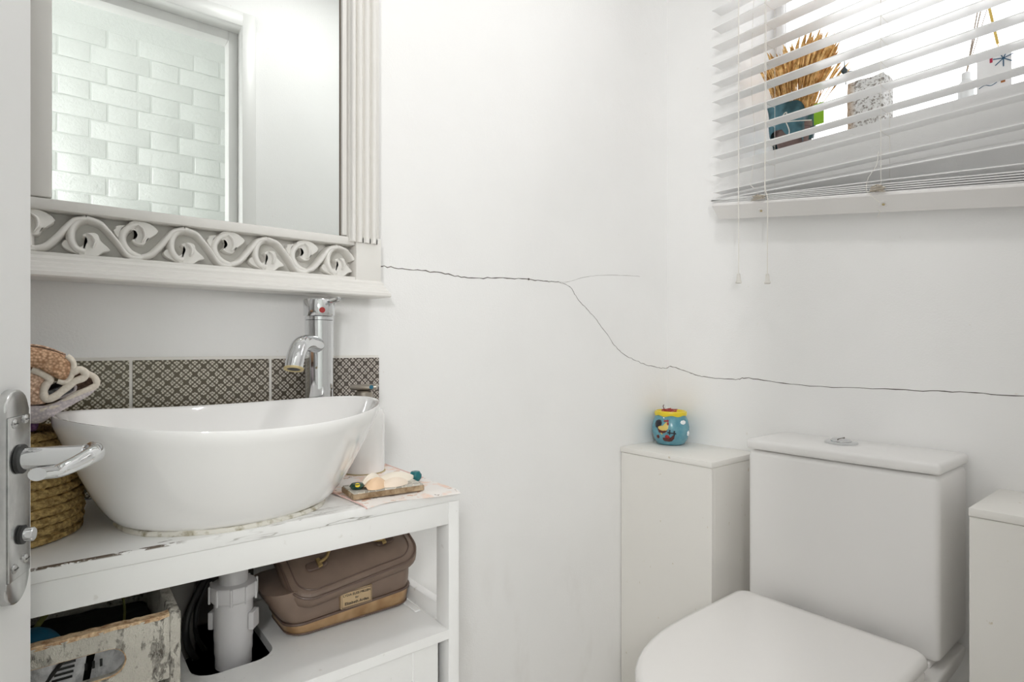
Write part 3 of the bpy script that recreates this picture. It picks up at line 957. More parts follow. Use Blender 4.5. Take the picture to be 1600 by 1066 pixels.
# ================================================================== TAP
tp = thing('basin_tap', 'tall chrome monobloc mixer tap behind the basin', 'tap', (-1.1103, -0.07, VZ))
TX, TY = -1.1103, -0.07
b = NB(); lathe(b, [(0.027, 0), (0.027, 0.006), (0.0243, 0.008), (0.0243, 0.278)], (TX, TY, VZ), 40); part('column', b, M['chrome'], tp)
b = NB(); lathe(b, [(0.0225, 1.0492), (0.0247, 1.0498), (0.0247, 1.0556), (0.0228, 1.0562)], (TX, TY, 0), 40); part('collar_ring', b, M['chrome'], tp)
b = NB(); lathe(b, [(0.0262, 1.0567), (0.0268, 1.0575), (0.0268, 1.0848), (0.0255, 1.0866), (0.0, 1.0872)], (TX, TY, 0), 40); hd = part('handle_cap', b, M['chrome'], tp)
d1 = V((0.05, -0.998, 0)).normalized()
pd = V((0.30, -0.95, 0)).normalized()
b = NB(); q0 = V((TX, TY, 1.0795)) + pd * 0.020
tube(b, [q0, q0 + pd * 0.012 + V((0, 0, .002)), q0 + pd * 0.030 + V((0, 0, .005)), q0 + pd * 0.034 + V((0, 0, .0055)), q0 + pd * 0.036 + V((0, 0, .0058))], [0.0048, 0.0044, 0.0046, 0.004, 0.002], 14)
part('lever_pin', b, M['chrome'], hd)
dd = V((-0.17, -1.0, 0)).normalized()
b = NB(); lathe(b, [(0.005, 0), (0.005, 0.001), (0, 0.0012)], V((TX, TY, 1.0665)) + dd * 0.0265, 16, axis=dd); part('red_blue_dot', b, M['redg'], hd, label='small red and blue indicator dot')
sp_pts = smooth_path([(TX - 0.005, TY - 0.010, 1.004), (-1.133, -0.097, 1.0075), (-1.152, -0.119, 1.008), (-1.1665, -0.1355, 1.0015), (-1.1755, -0.146, 0.9875), (-1.1800, -0.1515, 0.974), (-1.1815, -0.1535, 0.9675)], 5)
b = NB(); tube(b, sp_pts, 0.0142, 24); sp = part('spout', b, M['chrome'], tp)
e1 = (sp_pts[-1] - sp_pts[-3]).normalized()
b = NB(); lathe(b, [(0.0100, -0.001), (0.0150, -0.001), (0.0156, 0.0008), (0.0150, 0.0022), (0.0108, 0.0022), (0.0100, 0.0008)], sp_pts[-1], 26, axis=e1, cap=False); part('spout_rim', b, M['lime'], sp, label='limescaled brassy outlet rim')
b = NB(); lathe(b, [(0.0102, 0.0), (0.0102, 0.0012), (0.0065, 0.0014), (0.0065, 0.0020), (0.003, 0.0021), (0, 0.0014)], sp_pts[-1], 24, axis=e1); part('aerator', b, M['darkrub'], sp)

# ================================================================== SOAP DISPENSER
sd = thing('soap_dispenser', 'white ceramic soap dispenser with antique metal pump, behind basin on the right', 'dispenser', (-1.034, -0.088, VZ))
SX, SY = -1.034, -0.088
b = NB(); lathe(b, [(0.0345, 0.0006), (0.0372, 0.004), (0.0372, 0.108), (0.034, 0.116), (0.018, 0.121), (0.0, 0.1215)], (SX, SY, VZ), 40); part('body', b, M['ceramic'], sd)
b = NB(); lathe(b, [(0.0372, 0.0007), (0.039, 0.0007), (0.039, 0.0030), (0.0372, 0.0034)], (SX, SY, VZ), 40); part('stained_foot', b, M['lime'], sd, label='stained brown line around the foot')
b = NB(); lathe(b, [(0.016, 0.121), (0.016, 0.148), (0.012, 0.150), (0.0, 0.1505)], (SX, SY, VZ), 28); part('collar', b, M['soapm'], sd)
b = NB()
vdir = V((0.80, -0.60, 0))
tube(b, [V((SX, SY, VZ + 0.1565)) - vdir * 0.025, V((SX, SY, VZ + 0.1560)) - vdir * 0.010, V((SX, SY, VZ + 0.1565)) + vdir * 0.010, V((SX, SY, VZ + 0.1575)) + vdir * 0.024], [(0.0045, 0.004), (0.009, 0.006), (0.009, 0.006), (0.007, 0.0055)], 14)
pm = part('pump_head', b, M['soapm'], sd)
dv = V((-0.40, -0.92, 0)).normalized()
b = NB(); lathe(b, [(0.0038, 0), (0.0038, 0.002), (0, 0.0024)], V((SX, SY, VZ + 0.1575)) + vdir * 0.0135 + dv * 0.0075, 14, axis=dv); part('blue_stud', b, M['bluedot'], pm)

# ================================================================== PAPER + SLAB + SHELLS
pp = thing('paper_mat', 'crumpled floral printed paper lying on the right of the washstand top', 'paper', (-1.06, -0.19, VZ))
b = NB()
nx, ny = 16, 18
def ppos(i, j):
    u_, v_ = i / nx, j / ny
    xl = -1.150 + 0.018 * (1 - v_)
    xr = -0.9735
    x = xl + (xr - xl) * u_
    yf = -0.3155 + 0.004 * math.sin(u_ * 5)
    y = yf + (-0.055 - yf) * v_
    z = VZ + 0.0008 + 0.0009 * (1 + math.sin(u_ * 9 + v_ * 3)) * (0.4 + 0.6 * abs(v_ - .5)) 
    if y < -0.3105:
        z -= 0.001 * (-0.3105 - y) / 0.002
    return x, y, z
def sheet(b, pos, nx, ny, th=0.0004):
    T = [[b.verts.new(V(pos(i, j)) + V((0, 0, th))) for j in range(ny + 1)] for i in range(nx + 1)]
    B = [[b.verts.new(V(pos(i, j))) for j in range(ny + 1)] for i in range(nx + 1)]
    for i in range(nx):
        for j in range(ny):
            b.faces.new((T[i][j], T[i + 1][j], T[i + 1][j + 1], T[i][j + 1]))
            b.faces.new((B[i][j], B[i][j + 1], B[i + 1][j + 1], B[i + 1][j]))
    for i in range(nx):
        b.faces.new((B[i][0], B[i + 1][0], T[i + 1][0], T[i][0]))
        b.faces.new((B[i][ny], T[i][ny], T[i + 1][ny], B[i + 1][ny]))
    for j in range(ny):
        b.faces.new((B[0][j], T[0][j], T[0][j + 1], B[0][j + 1]))
        b.faces.new((B[nx][j], B[nx][j + 1], T[nx][j + 1], T[nx][j]))
sheet(b, ppos, nx, ny)
part('sheet', b, M['paper'], pp, angle=60)
b = NB()
tube(b, [V(ppos(0, j)) + V((0.0012, 0, 0.0007)) for j in range(ny + 1)], (0.0012), 5)
tube(b, [V(ppos(i, ny)) + V((0, -0.0012, 0.0007)) for i in range(nx + 1)], (0.0012), 5)
tube(b, [V(ppos(nx, j)) + V((-0.0012, 0, 0.0007)) for j in range(8, ny + 1)], (0.0010), 5)
part('pink_border', b, M['paperedge'], pp)

SLZ = VZ + 0.0034
sl = thing('decorative_slab', 'small rectangular mosaic slab with brown edge, on the paper', 'tray', (-1.075, -0.255, SLZ))
rot = Matrix.Translation((-1.078, -0.252, 0)) @ Matrix.Rotation(math.radians(-6), 4, 'Z')
b = NB(); box(b, -0.054, 0.060, -0.030, 0.030, SLZ, SLZ + 0.0085, 0.0015, 2, rot); part('base', b, M['slabedge'], sl)
b = NB(); box(b, -0.0525, 0.0585, -0.0285, 0.0285, SLZ + 0.0080, SLZ + 0.0104, 0.0006, 1, rot); part('mosaic_top', b, M['slab'], sl)
ST_ = SLZ + 0.0104
def shell(name, label, c, L, Wd, H, ang, m, ribs=9, flat=1.0):
    b = NB()
    nu, nv = 18, 14
    Mx = Matrix.Translation(c) @ Matrix.Rotation(math.radians(ang), 4, 'Z')
    top = []
    for i in range(nu + 1):
        u_ = i / nu
        row = []
        wid = Wd * math.sin(PI * min(1, 0.04 + 0.96 * u_) ** 0.8) ** 0.75
        for j in range(nv + 1):
            s1 = -1 + 2 * j / nv
            hh = H * (1 - abs(s1) ** 2.2) * math.sin(PI * (0.06 + 0.88 * u_)) ** 0.7
            hh *= 1 + 0.05 * math.cos(ribs * PI * s1)
            row.append(b.verts.new(Mx @ V((-L / 2 + L * u_, s1 * wid, 0.0004 + hh))))
        top.append(row)
    for i in range(nu):
        for j in range(nv):
            b.faces.new((top[i][j], top[i + 1][j], top[i + 1][j + 1], top[i][j + 1]))
    bot = [r_[0] for r_ in top] + [top[-1][j] for j in range(1, nv)] + [r_[-1] for r_ in top[::-1]] + [top[0][j] for j in range(nv - 1, 0, -1)]
    b.faces.new(bot)
    bmesh.ops.remove_doubles(b, verts=b.verts, dist=1e-6)
    return part(name, b, m, None, label=label, origin=c, angle=50, cat='shell')
shell('sea_shell', 'tan scallop shell at the left on the mosaic slab', (-1.092, -0.262, ST_), 0.040, 0.0155, 0.0145, 15, M['shell_o'])
shell('sea_shell', 'pinkish cream pointed shell in the middle of the mosaic slab', (-1.063, -0.268, ST_), 0.044, 0.013, 0.012, -8, M['shell_c'], 3)
shell('sea_shell', 'large flat ivory shell at the right on the mosaic slab', (-1.048, -0.240, ST_), 0.064, 0.020, 0.0135, -5, M['shell_w'], 1)
shell('sea_shell', 'pale small shell behind the tan scallop on the slab', (-1.087, -0.236, ST_), 0.044, 0.012, 0.016, 25, M['shell_w'], 5)
b = NB(); lathe(b, [(0, 0.0), (0.009, 0.001), (0.0115, 0.0045), (0.0085, 0.0085), (0, 0.0098)], (-1.1185, -0.253, ST_ + 0.0002), 22)
pb = part('glass_pebble', b, M['pebble'], None, label='dark green glass pebble with yellow spot, left end of the slab', origin=(-1.1185, -0.253, ST_), cat='pebble')
b = NB(); lathe(b, [(0, 0), (0.0045, 0), (0.0035, 0.0012), (0, 0.0015)], (-1.121, -0.260, ST_ + 0.0072), 14, axis=(-0.2, -0.5, 0.8)); part('yellow_spot', b, M['yellow'], pb)
b = NB(); lathe(b, [(0, 0.0), (0.007, 0.0008), (0.0105, 0.006), (0.0105, 0.011), (0.007, 0.0165), (0, 0.018)], (-1.001, -0.222, VZ + 0.0032), 24)
part('glass_bead', b, M['teal'], None, label='round teal glass bead behind the slab', origin=(-1.001, -0.222, VZ + 0.0032), cat='bead')

# ================================================================== JUTE BASKET + TOWELS
def basket(name, label, c, r0, r1, H, n, tr):
    t = thing(name, label, 'basket', c)
    cx_, cy_, cz_ = c
    # coiled rope wall
    for k in range(n):
        b = NB()
        f_ = k / max(1, n - 1)
        r_ = r0 + (r1 - r0) * (math.sin(f_ * PI * 0.5) if r1 > r0 else f_ ** 1.6) + (-0.008 * (1 - f_) ** 6 if r1 < r0 else 0)
        z_ = cz_ + tr + k * (H - 2 * tr) / max(1, n - 1)
        P = []
        R_ = []
        m_ = 120
        for i in range(m_):
            th = 2 * PI * i / m_
            rad = r_ + 0.0007 * math.sin(th * 60 + k * 2)
            P.append((cx_ + rad * math.cos(th), cy_ + rad * math.sin(th), z_ + 0.0006 * math.sin(th * 60 + 1.5 + k * 2)))
            q = tr * (1.12 + 0.10 * math.sin(th * 60 + k * 2))
            R_.append(q)
        tube(b, P, R_, 8, closed=True)
        part('rope_coil', b, M['jute'], t, angle=80)
    b = NB(); lathe(b, [(0, cz_ + 0.002), (r0, cz_ + 0.002), (r0, cz_ + 0.008), (0, cz_ + 0.008)], (cx_, cy_, 0), 40); part('base', b, M['jute'], t)
    return t
basket('jute_basket', 'round coiled jute basket holding towels, left of the basin', (-1.548, -0.150, VZ), 0.0985, 0.0760, 0.128, 12, 0.0052)
basket('jute_bowl', 'low jute bowl in the corner behind the basin', (-1.392, -0.055, VZ), 0.032, 0.040, 0.040, 4, 0.0055)

def tp2(px_, py_, y):
    """point of the plane y=const that the photograph shows at this place"""
    u_ = (px_ - 800) / FPX
    dx = math.cos(TH) + math.sin(TH) * u_
    dy = math.sin(TH) - math.cos(TH) * u_
    t = (y - CAMY) / dy
    return (CAMX + t * dx, CAMZ - (py_ - 544) / FPX * t)
def pad(name, outline, y0, y1, m, parent=None, label=None, bulge=0.006, cat=None, group=None, sub=3, ang=80):
    """soft folded cloth layer: rounded outline in the x-z plane, run back along y, with a puffy front"""
    P = [(p.x, p.z) for p in smooth_path([(q[0], 0, q[1]) for q in outline], sub, closed=True)]
    n = len(P)
    cx_ = sum(p[0] for p in P) / n
    cz_ = sum(p[1] for p in P) / n
    b = NB()
    rings = []
    for (sc_, yy) in ((0.0, y0 - bulge * 1.15), (0.45, y0 - bulge), (0.75, y0 - bulge * 0.75), (0.93, y0 - bulge * 0.35), (1.0, y0 + 0.002), (1.0, (y0 + y1) / 2), (1.0, y1), (0.9, y1 + 0.003)):
        if sc_ == 0.0:
            rings.append([b.verts.new((cx_, yy, cz_))])
            continue
        rings.append([b.verts.new((cx_ + (p[0] - cx_) * sc_, yy + 0.0012 * math.sin(i * 0.8 + yy * 300), cz_ + (p[1] - cz_) * sc_)) for i, p in enumerate(P)])
    for i in range(n):
        b.faces.new((rings[0][0], rings[1][i], rings[1][(i + 1) % n]))
    loft(b, rings[1:])
    b.faces.new(rings[-1])
    return part(name, b, m, parent, label=label, origin=(cx_, (y0 + y1) / 2, min(p[1] for p in P)), angle=ang, cat=cat, group=group)
def hem(pts, y, r, parent, m=None, name='hem'):
    b = NB()
    P = smooth_path([(q[0], y, q[1]) for q in pts], 5)
    tube(b, P, [(r * (1 + 0.05 * math.sin(i * 0.9)), r * (1 + 0.05 * math.sin(i * 0.9))) for i in range(len(P))], 8)
    return part(name, b, m or M['towel_hem'], parent, angle=80)
yt = -0.225
def Q(y, *pp):
    return [tp2(a_, b_, y) for a_, b_ in pp]
grp_ = 'folded towels on the jute basket'
tA = pad('towel', Q(yt, (-30, 636), (30, 634), (60, 640), (90, 630), (125, 612), (148, 600), (151, 606), (140, 618), (108, 636), (80, 652), (62, 662), (30, 662), (-30, 662)), yt, -0.08, M['towel_lilac'], label='pale lilac towel, lowest of the folded stack on the jute basket', cat='towel', group=grp_, bulge=0.004)
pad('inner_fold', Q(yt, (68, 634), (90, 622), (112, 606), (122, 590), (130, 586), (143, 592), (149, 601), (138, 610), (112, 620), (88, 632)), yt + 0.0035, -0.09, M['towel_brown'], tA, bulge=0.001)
hem(Q(yt, (62, 640), (90, 632), (120, 616), (143, 606), (151, 600), (147, 589), (134, 583)), yt - 0.001, 0.0036, tA)
tB = pad('towel', Q(yt, (-30, 618), (40, 616), (72, 614), (92, 604), (112, 600), (119, 606), (112, 616), (90, 626), (60, 632), (-30, 634)), yt + 0.002, -0.085, M['towel_grey'], label='grey towel tucked in the middle of the folded stack', cat='towel', group=grp_, bulge=0.003)
hem(Q(yt, (60, 628), (92, 622), (113, 614), (118, 605), (112, 600)), yt, 0.0016, tB, M['towel_lilac'])
tC = pad('towel', Q(yt, (-30, 570), (40, 572), (58, 580), (74, 592), (70, 604), (66, 618), (72, 626), (60, 632), (-30, 630)), yt - 0.004, -0.085, M['towel_tan2'], label='light tan towel with cream hem loops, second from the top of the stack', cat='towel', group=grp_, bulge=0.007)
hem(Q(yt, (50, 577), (66, 584), (78, 593), (72, 601), (68, 612), (72, 623), (84, 620), (100, 608), (116, 596), (130, 590), (133, 583), (124, 577), (112, 583)), yt - 0.008, 0.0042, tC)
tD = pad('towel', Q(yt, (-30, 541), (40, 541), (80, 548), (104, 557), (114, 568), (111, 584), (103, 595), (88, 591), (70, 581), (50, 575), (-30, 572)), yt - 0.006, -0.085, M['towel_tan'], label='tan terry towel on top of the folded stack', cat='towel', group=grp_, bulge=0.009)
hem(Q(yt, (104, 556), (114, 566), (113, 582), (104, 597), (90, 595)), yt - 0.008, 0.0032, tD)
for k in range(4):
    hem(Q(yt, (-30, 539.0 + 3.2 * k), (50, 539.5 + 3.4 * k), (80, 546.0 + 2.6 * k), (102, 554.5 + 1.2 * k)), yt - 0.004 + 0.0012 * (3 - k), 0.0013, tD, M['towel_brown'] if k % 2 else M['towel_tan2'], 'woven_stripe')
b = NB()
box(b, -1.60, -1.494, -0.20, -0.10, 0.9005, 0.9120, 0.005, 3)
part('face_cloth', b, M['towel_purple'], None, label='purple cloth peeping out under the towel stack', origin=(-1.53, -0.15, 0.9005), cat='cloth')

# ================================================================== UNDER THE BASIN: pipes, crate, bag
PX, PY = -1.2735, -0.170
pt = thing('waste_trap', 'grey plastic waste pipe with ribbed nut under the basin', 'pipe', (PX, PY, 0.30))
b = NB(); cyl(b, (PX, PY, 0.63), (PX, PY, 0.755), 0.0195, 32); part('inlet_pipe', b, M['pvc'], pt)
b = NB(); lathe(b, [(0.0245, 0.42), (0.0245, 0.555), (0.0255, 0.557), (0.0255, 0.575), (0.0262, 0.577), (0.0262, 0.632), (0.022, 0.634)], (PX, PY, 0), 36); part('trap_body', b, M['pvc'], pt)
b = NB(); lathe(b, [(0.0215, 0.6340), (0.0300, 0.6340), (0.0318, 0.637), (0.0318, 0.6535), (0.0300, 0.6560), (0.0205, 0.6575)], (PX, PY, 0), 40)
nt = part('compression_nut', b, M['pvc'], pt)
for k in range(10):
    th = 2 * PI * k / 10
    b = NB(); box(b, 0.0308, 0.0338, -0.0016, 0.0016, 0.632, 0.6565, 0.0006, 1, Matrix.Translation((PX, PY, 0)) @ Matrix.Rotation(th, 4, 'Z'))
    part('grip_rib', b, M['pvc'], nt)
for sx_ in (-1, 1):
    b = NB(); box(b, 0.0255, 0.0330, -0.010, 0.010, 0.590, 0.615, 0.001, 1, Matrix.Translation((PX, PY, 0)) @ Matrix.Rotation(math.radians(-38) + (PI if sx_ < 0 else 0), 4, 'Z'))
    part('side_lug', b, M['pvc'], pt)
rp = thing('waste_branch', 'grey waste pipe rising behind the trap, shade put into its colour', 'pipe', (-1.338, -0.10, 0.30))
b = NB(); cyl(b, (-1.338, -0.09, 0.40), (-1.338, -0.09, 0.70), 0.028, 28); part('riser', b, M['pvc_shaded'], rp)
b = NB(); lathe(b, [(0.03, 0.655), (0.032, 0.657), (0.032, 0.70), (0.03, 0.702)], (-1.338, -0.09, 0), 28); part('collar', b, M['pvc_shaded'], rp)
b = NB(); tube(b, smooth_path([(-1.338, -0.10, 0.683), (-1.315, -0.115, 0.683), (-1.293, -0.135, 0.683)], 4), 0.018, 20); el = part('branch_pipe', b, M['pvc_shaded'], rp)
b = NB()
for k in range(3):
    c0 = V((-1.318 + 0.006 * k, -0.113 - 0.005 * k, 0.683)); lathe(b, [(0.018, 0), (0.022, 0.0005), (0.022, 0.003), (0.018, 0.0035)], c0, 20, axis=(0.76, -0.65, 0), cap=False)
part('corrugated_collar', b, M['pvc_shaded'], rp)
def hose(label, pts, r=0.005):
    b = NB(); tube(b, smooth_path(pts, 8), r, 10)
    return part('flexible_hose', b, M['hose'], None, label=label, origin=pts[0], cat='hose', group='black hoses under the basin')
hose('black tap hose looping down in front of the wall, outer loop', [(-1.24, -0.06, 0.70), (-1.275, -0.085, 0.672), (-1.305, -0.11, 0.640), (-1.327, -0.125, 0.600), (-1.325, -0.125, 0.560), (-1.305, -0.12, 0.520), (-1.27, -0.11, 0.48)])
hose('thinner black tap hose, inner loop beside the trap', [(-1.20, -0.05, 0.71), (-1.25, -0.075, 0.680), (-1.293, -0.10, 0.640), (-1.311, -0.105, 0.600), (-1.310, -0.105, 0.560), (-1.285, -0.10, 0.51)], 0.0038)

# crate
cr = thing('wooden_crate', 'distressed white wooden crate with oval hand slot on the shelf', 'crate', (-1.485, -0.19, SZ))
CX0, CX1, CY0, CY1, CZ1 = -1.612 + 0.022, -1.361, -0.301, -0.075, 0.6865
CX0 = -1.590
th_ = 0.013
# front board with stadium slot
def slot_board():
    b = NB()
    z0, z1 = SZ + 0.0005, CZ1 - 0.003
    cx_, cz_, hw, hr = -1.479, 0.6465, 0.048, 0.0165
    inner = arc(cx_ + hw, cz_, hr, -90, 90, 10) + arc(cx_ - hw, cz_, hr, 90, 270, 10)
    # outer points matched to the inner ones
    outer = []
    x0, x1 = CX0 + 0.0, CX1 - 0.0115
    for (x, z) in inner:
        dx, dz = x - cx_, z - cz_
        k_ = min((x1 - cx_) / dx if dx > 1e-6 else 1e9, (x0 - cx_) / dx if dx < -1e-6 else 1e9, (z1 - cz_) / dz if dz > 1e-6 else 1e9, (z0 - cz_) / dz if dz < -1e-6 else 1e9)
        outer.append((cx_ + dx * k_, cz_ + dz * k_))
    n = len(inner)
    def VV(p, y):
        return b.verts.new((p[0], y, p[1]))
    I0 = [VV(p, CY0) for p in inner]; I1 = [VV(p, CY0 + th_) for p in inner]
    O0 = [VV(p, CY0) for p in outer]; O1 = [VV(p, CY0 + th_) for p in outer]
    crn = [(x1, z0), (x1, z1), (x0, z1), (x0, z0)]
    for i in range(n):
        j = (i + 1) % n
        a_, c_ = outer[i], outer[j]
        extra = [q for q in crn if (abs(a_[0] - q[0]) < 1e-6 or abs(a_[1] - q[1]) < 1e-6) and (abs(c_[0] - q[0]) < 1e-6 or abs(c_[1] - q[1]) < 1e-6) and not (abs(a_[0] - c_[0]) < 1e-9 or abs(a_[1] - c_[1]) < 1e-9)]
        if extra:
            e0 = VV(extra[0], CY0); e1_ = VV(extra[0], CY0 + th_)
            b.faces.new((I0[i], I0[j], O0[j], e0, O0[i])); b.faces.new((I1[i], O1[i], e1_, O1[j], I1[j]))
            b.faces.new((O0[i], e0, e1_, O1[i])); b.faces.new((e0, O0[j], O1[j], e1_))
        else:
            b.faces.new((I0[i], I0[j], O0[j], O0[i])); b.faces.new((I1[i], O1[i], O1[j], I1[j]))
            b.faces.new((O0[i], O0[j], O1[j], O1[i]))
        b.faces.new((I0[i], I1[i], I1[j], I0[j]))
    return b, inner
b, inner = slot_board()
fb = part('front_board', b, M['crate'], cr)
b = NB(); tube(b, [V((p[0], CY0 + 0.002, p[1])) for p in inner], 0.0014, 6, closed=True, up=(0, 1, 0)); part('slot_edge', b, M['rawwood'], fb, label='worn bare-wood rim of the hand slot')
b = NB()
rnd = random.Random(2)
nseg = 40
prev = None
for i in range(nseg + 1):
    x = CX0 + (CX1 - 0.0115 - CX0) * i / nseg
    w0 = CY0 - 0.0006 + 0.0008 * rnd.random(); zt = CZ1 - 0.0012 + 0.0012 * rnd.random(); zb = CZ1 - 0.0035 - 0.0022 * rnd.random()
    q = [b.verts.new(p) for p in ((x, w0, zb), (x, w0 + 0.0005, zt), (x, CY0 + th_, zt), (x, CY0 + th_, CZ1 - 0.0035))]
    if prev:
        for k in range(4):
            b.faces.new((prev[k], prev[(k + 1) % 4], q[(k + 1) % 4], q[k]))
    else:
        b.faces.new(q)
    prev = q
b.faces.new(prev)
part('worn_top_edge', b, M['rawwood'], cr, label='worn bare-wood top edge')
b = NB(); box(b, CX1 - 0.011, CX1, CY0 - 0.0005, CY1, SZ + 0.0005, CZ1 - 0.0005, 0.0015)
rnd = random.Random(8)
bmesh.ops.subdivide_edges(b, edges=[e for e in b.edges if e.calc_length() > 0.05], cuts=14, use_grid_fill=True)
for v_ in b.verts:
    v_.co += V(((rnd.random() - .5) * 0.0014, (rnd.random() - .5) * 0.0014, 0))
part('side_board', b, M['crate'], cr)
b = NB(); box(b, CX0, CX0 + 0.011, CY0 + th_ + 0.0005, CY1, SZ + 0.0005, CZ1 - 0.002, 0.001); part('side_board', b, M['crate'], cr)
b = NB(); box(b, CX0 + 0.0115, CX1 - 0.0115, CY1 - 0.012, CY1, SZ + 0.0005, CZ1 - 0.002, 0.001); part('back_board', b, M['crate'], cr)
b = NB(); box(b, CX0 + 0.0115, CX1 - 0.0115, CY0 + th_ + 0.0005, CY1 - 0.0125, SZ + 0.0005, SZ + 0.006); part('bottom_board', b, M['crate'], cr)
# contents
b = NB(); lathe(b, [(0.030 * math.sin(PI * k / 14), 0.030 - 0.030 * math.cos(PI * k / 14)) for k in range(15)], (-1.500, -0.215, 0.6130), 32)
part('blue_ball', b, M['blue'], None, label='dark blue ball inside the crate', origin=(-1.500, -0.215, 0.6130), cat='ball')
b = NB(); tube(b, smooth_path([(-1.50, -0.20, 0.662), (-1.47, -0.16, 0.690), (-1.44, -0.13, 0.700), (-1.415, -0.13, 0.685), (-1.405, -0.15, 0.65), (-1.41, -0.17, 0.61)], 6), [(0.004, 0.0016)] * 31, 8)
part('strap', b, M['olive'], None, label='olive yellow strap curling inside the crate', origin=(-1.41, -0.15, 0.61), cat='strap')
def packet(label, x0, x1, z0, z1, y, tilt, m, seed):
    b = NB()
    nx_, nz_ = 10, 8
    Fr, Bk = [], []
    for i in range(nx_ + 1):
        for j in range(nz_ + 1):
            u_, v_ = i / nx_, j / nz_
            bl = 0.008 * math.sin(PI * u_) * math.sin(PI * v_)
            wn_ = 0.0035 * noise.noise(V((i * 0.7, j * 0.9, seed)))
            X = x0 + (x1 - x0) * u_ + tilt * v_
            Zz = z0 + (z1 - z0) * v_
            Fr.append(b.verts.new((X, y - bl + wn_, Zz)))
            Bk.append(b.verts.new((X, y + bl + 0.0006 + wn_, Zz)))
    st = nz_ + 1
    for i in range(nx_):
        for j in range(nz_):
            k = i * st + j
            b.faces.new((Fr[k], Fr[k + st], Fr[k + st + 1], Fr[k + 1]))
            b.faces.new((Bk[k], Bk[k + 1], Bk[k + st + 1], Bk[k + st]))
    for i in range(nx_):
        for j in (0, nz_):
            k = i * st + j
            b.faces.new((Fr[k], Fr[k + st], Bk[k + st], Bk[k]))
    for j in range(nz_):
        for i in (0, nx_):
            k = i * st + j
            b.faces.new((Fr[k], Fr[k + 1], Bk[k + 1], Bk[k]))
    return part('packet', b, m, None, label=label, origin=((x0 + x1) / 2, y, z0), cat='packet', angle=50)
b = NB()
box(b, CX0 + 0.013, CX1 - 0.013, -0.205, CY1 - 0.014, SZ + 0.008, 0.635, 0.010, 3)
bmesh.ops.subdivide_edges(b, edges=[e for e in b.edges if e.calc_length() > 0.04], cuts=10, use_grid_fill=True)
for v_ in b.verts:
    if v_.co.z > 0.6:
        v_.co.z += 0.007 * noise.noise(v_.co * 30)
part('crate_shade_fill', b, M['crate_shade'], None, label='crumpled black filler added for the shade inside the crate', origin=(-1.48, -0.15, SZ + 0.008), cat='cloth', angle=80)  # black filler added to darken the crate's shaded inside
p1_ = packet('silvery plastic packet with black stripes behind the crate hand slot, left', -1.53, -1.462, 0.5600, 0.6665, -0.2725, 0.014, M['bagplastic'], 1)
b = NB()
cyl(b, (-1.4915, -0.2785, 0.628), (-1.4665, -0.2785, 0.660), 0.0022, 8)
lathe(b, [(0.0035, 0), (0.0055, 0.0005), (0.0055, 0.002), (0.0035, 0.002)], (-1.4635, -0.2785, 0.661), 16, axis=(0, -1, 0), cap=False)
for k in range(4):
    box(b, -1.481 + 0.002 * k, -1.463 + 0.001 * k, -0.2795, -0.2775, 0.6335 + 0.0055 * k, 0.6355 + 0.0055 * k)
part('black_print', b, M['ink'], p1_)
p2_ = packet('silvery plastic packet behind the crate hand slot, right', -1.458, -1.410, 0.5600, 0.655, -0.262, 0.018, M['bagplastic'], 5)
b = NB()
for k in range(3):
    box(b, -1.452 + 0.007 * k, -1.4495 + 0.007 * k, -0.2735, -0.2715, 0.634, 0.642)
part('black_print', b, M['ink'], p2_)
packet('bright green packet behind the crate hand slot', -1.432, -1.398, 0.5600, 0.662, -0.238, 0.0, M['green'], 7)

# ---------------- cosmetics bag
bag = thing('vanity_case', 'taupe and bronze cosmetics case with a sagging lid on the shelf', 'bag', (-1.10, -0.125, SZ))
def rrect(cx_, cy_, hx, hy, r, n=6):
    out = []
    for sx_, sy_, a0 in ((1, 1, 0), (-1, 1, 90), (-1, -1, 180), (1, -1, 270)):
        for k in range(n + 1):
            a_ = math.radians(a0 + 90 * k / n)
            out.append((cx_ + sx_ * (hx - r) + r * math.cos(a_), cy_ + sy_ * (hy - r) + r * math.sin(a_)))
    return out
def loft_rr(b, levels, cap=True):
    rings = []
    for (cx_, cy_, hx, hy, r, z, sag) in levels:
        rings.append([b.verts.new((p[0], p[1], z + sag * (p[0] - cx_))) for p in rrect(cx_, cy_, hx, hy, r)])
    loft(b, rings)
    if cap:
        b.faces.new(rings[0]); b.faces.new(rings[-1])
    return rings
bcx, bcy = -1.094, -0.131
b = NB()
loft_rr(b, [(bcx, bcy, 0.100, 0.053, 0.026, SZ + 0.0005, 0), (bcx, bcy, 0.105, 0.058, 0.03, SZ + 0.006, 0), (bcx, bcy, 0.108, 0.060, 0.03, SZ + 0.024, 0.05)])
part('bronze_base_band', b, M['bronze'], bag)
b = NB()
loft_rr(b, [(bcx, bcy, 0.1095, 0.0612, 0.03, SZ + 0.0235, 0.05), (bcx, bcy, 0.1100, 0.0617, 0.03, SZ + 0.0255, 0.05), (bcx, bcy, 0.1095, 0.0612, 0.03, SZ + 0.0272, 0.05)])
loft_rr(b, [(bcx, bcy, 0.1045, 0.0575, 0.03, SZ + 0.0022, 0), (bcx, bcy, 0.1060, 0.059, 0.03, SZ + 0.004, 0), (bcx, bcy, 0.1050, 0.0580, 0.03, SZ + 0.0055, 0)])
part('piping', b, M['piping'], bag)
b = NB()
lv = []
for k in range(7):
    s1 = k / 6
    lv.append((bcx - 0.015 * s1, bcy + 0.002, 0.108 + 0.0145 * s1 + 0.002 * math.sin(PI * s1), 0.0595 + 0.001 * math.sin(PI * s1), 0.03, SZ + 0.0265 + 0.050 * s1, 0.05 * (1 - s1) + 0.04 * s1))
loft_rr(b, lv)
part('body', b, M['taupe'], bag, angle=60)
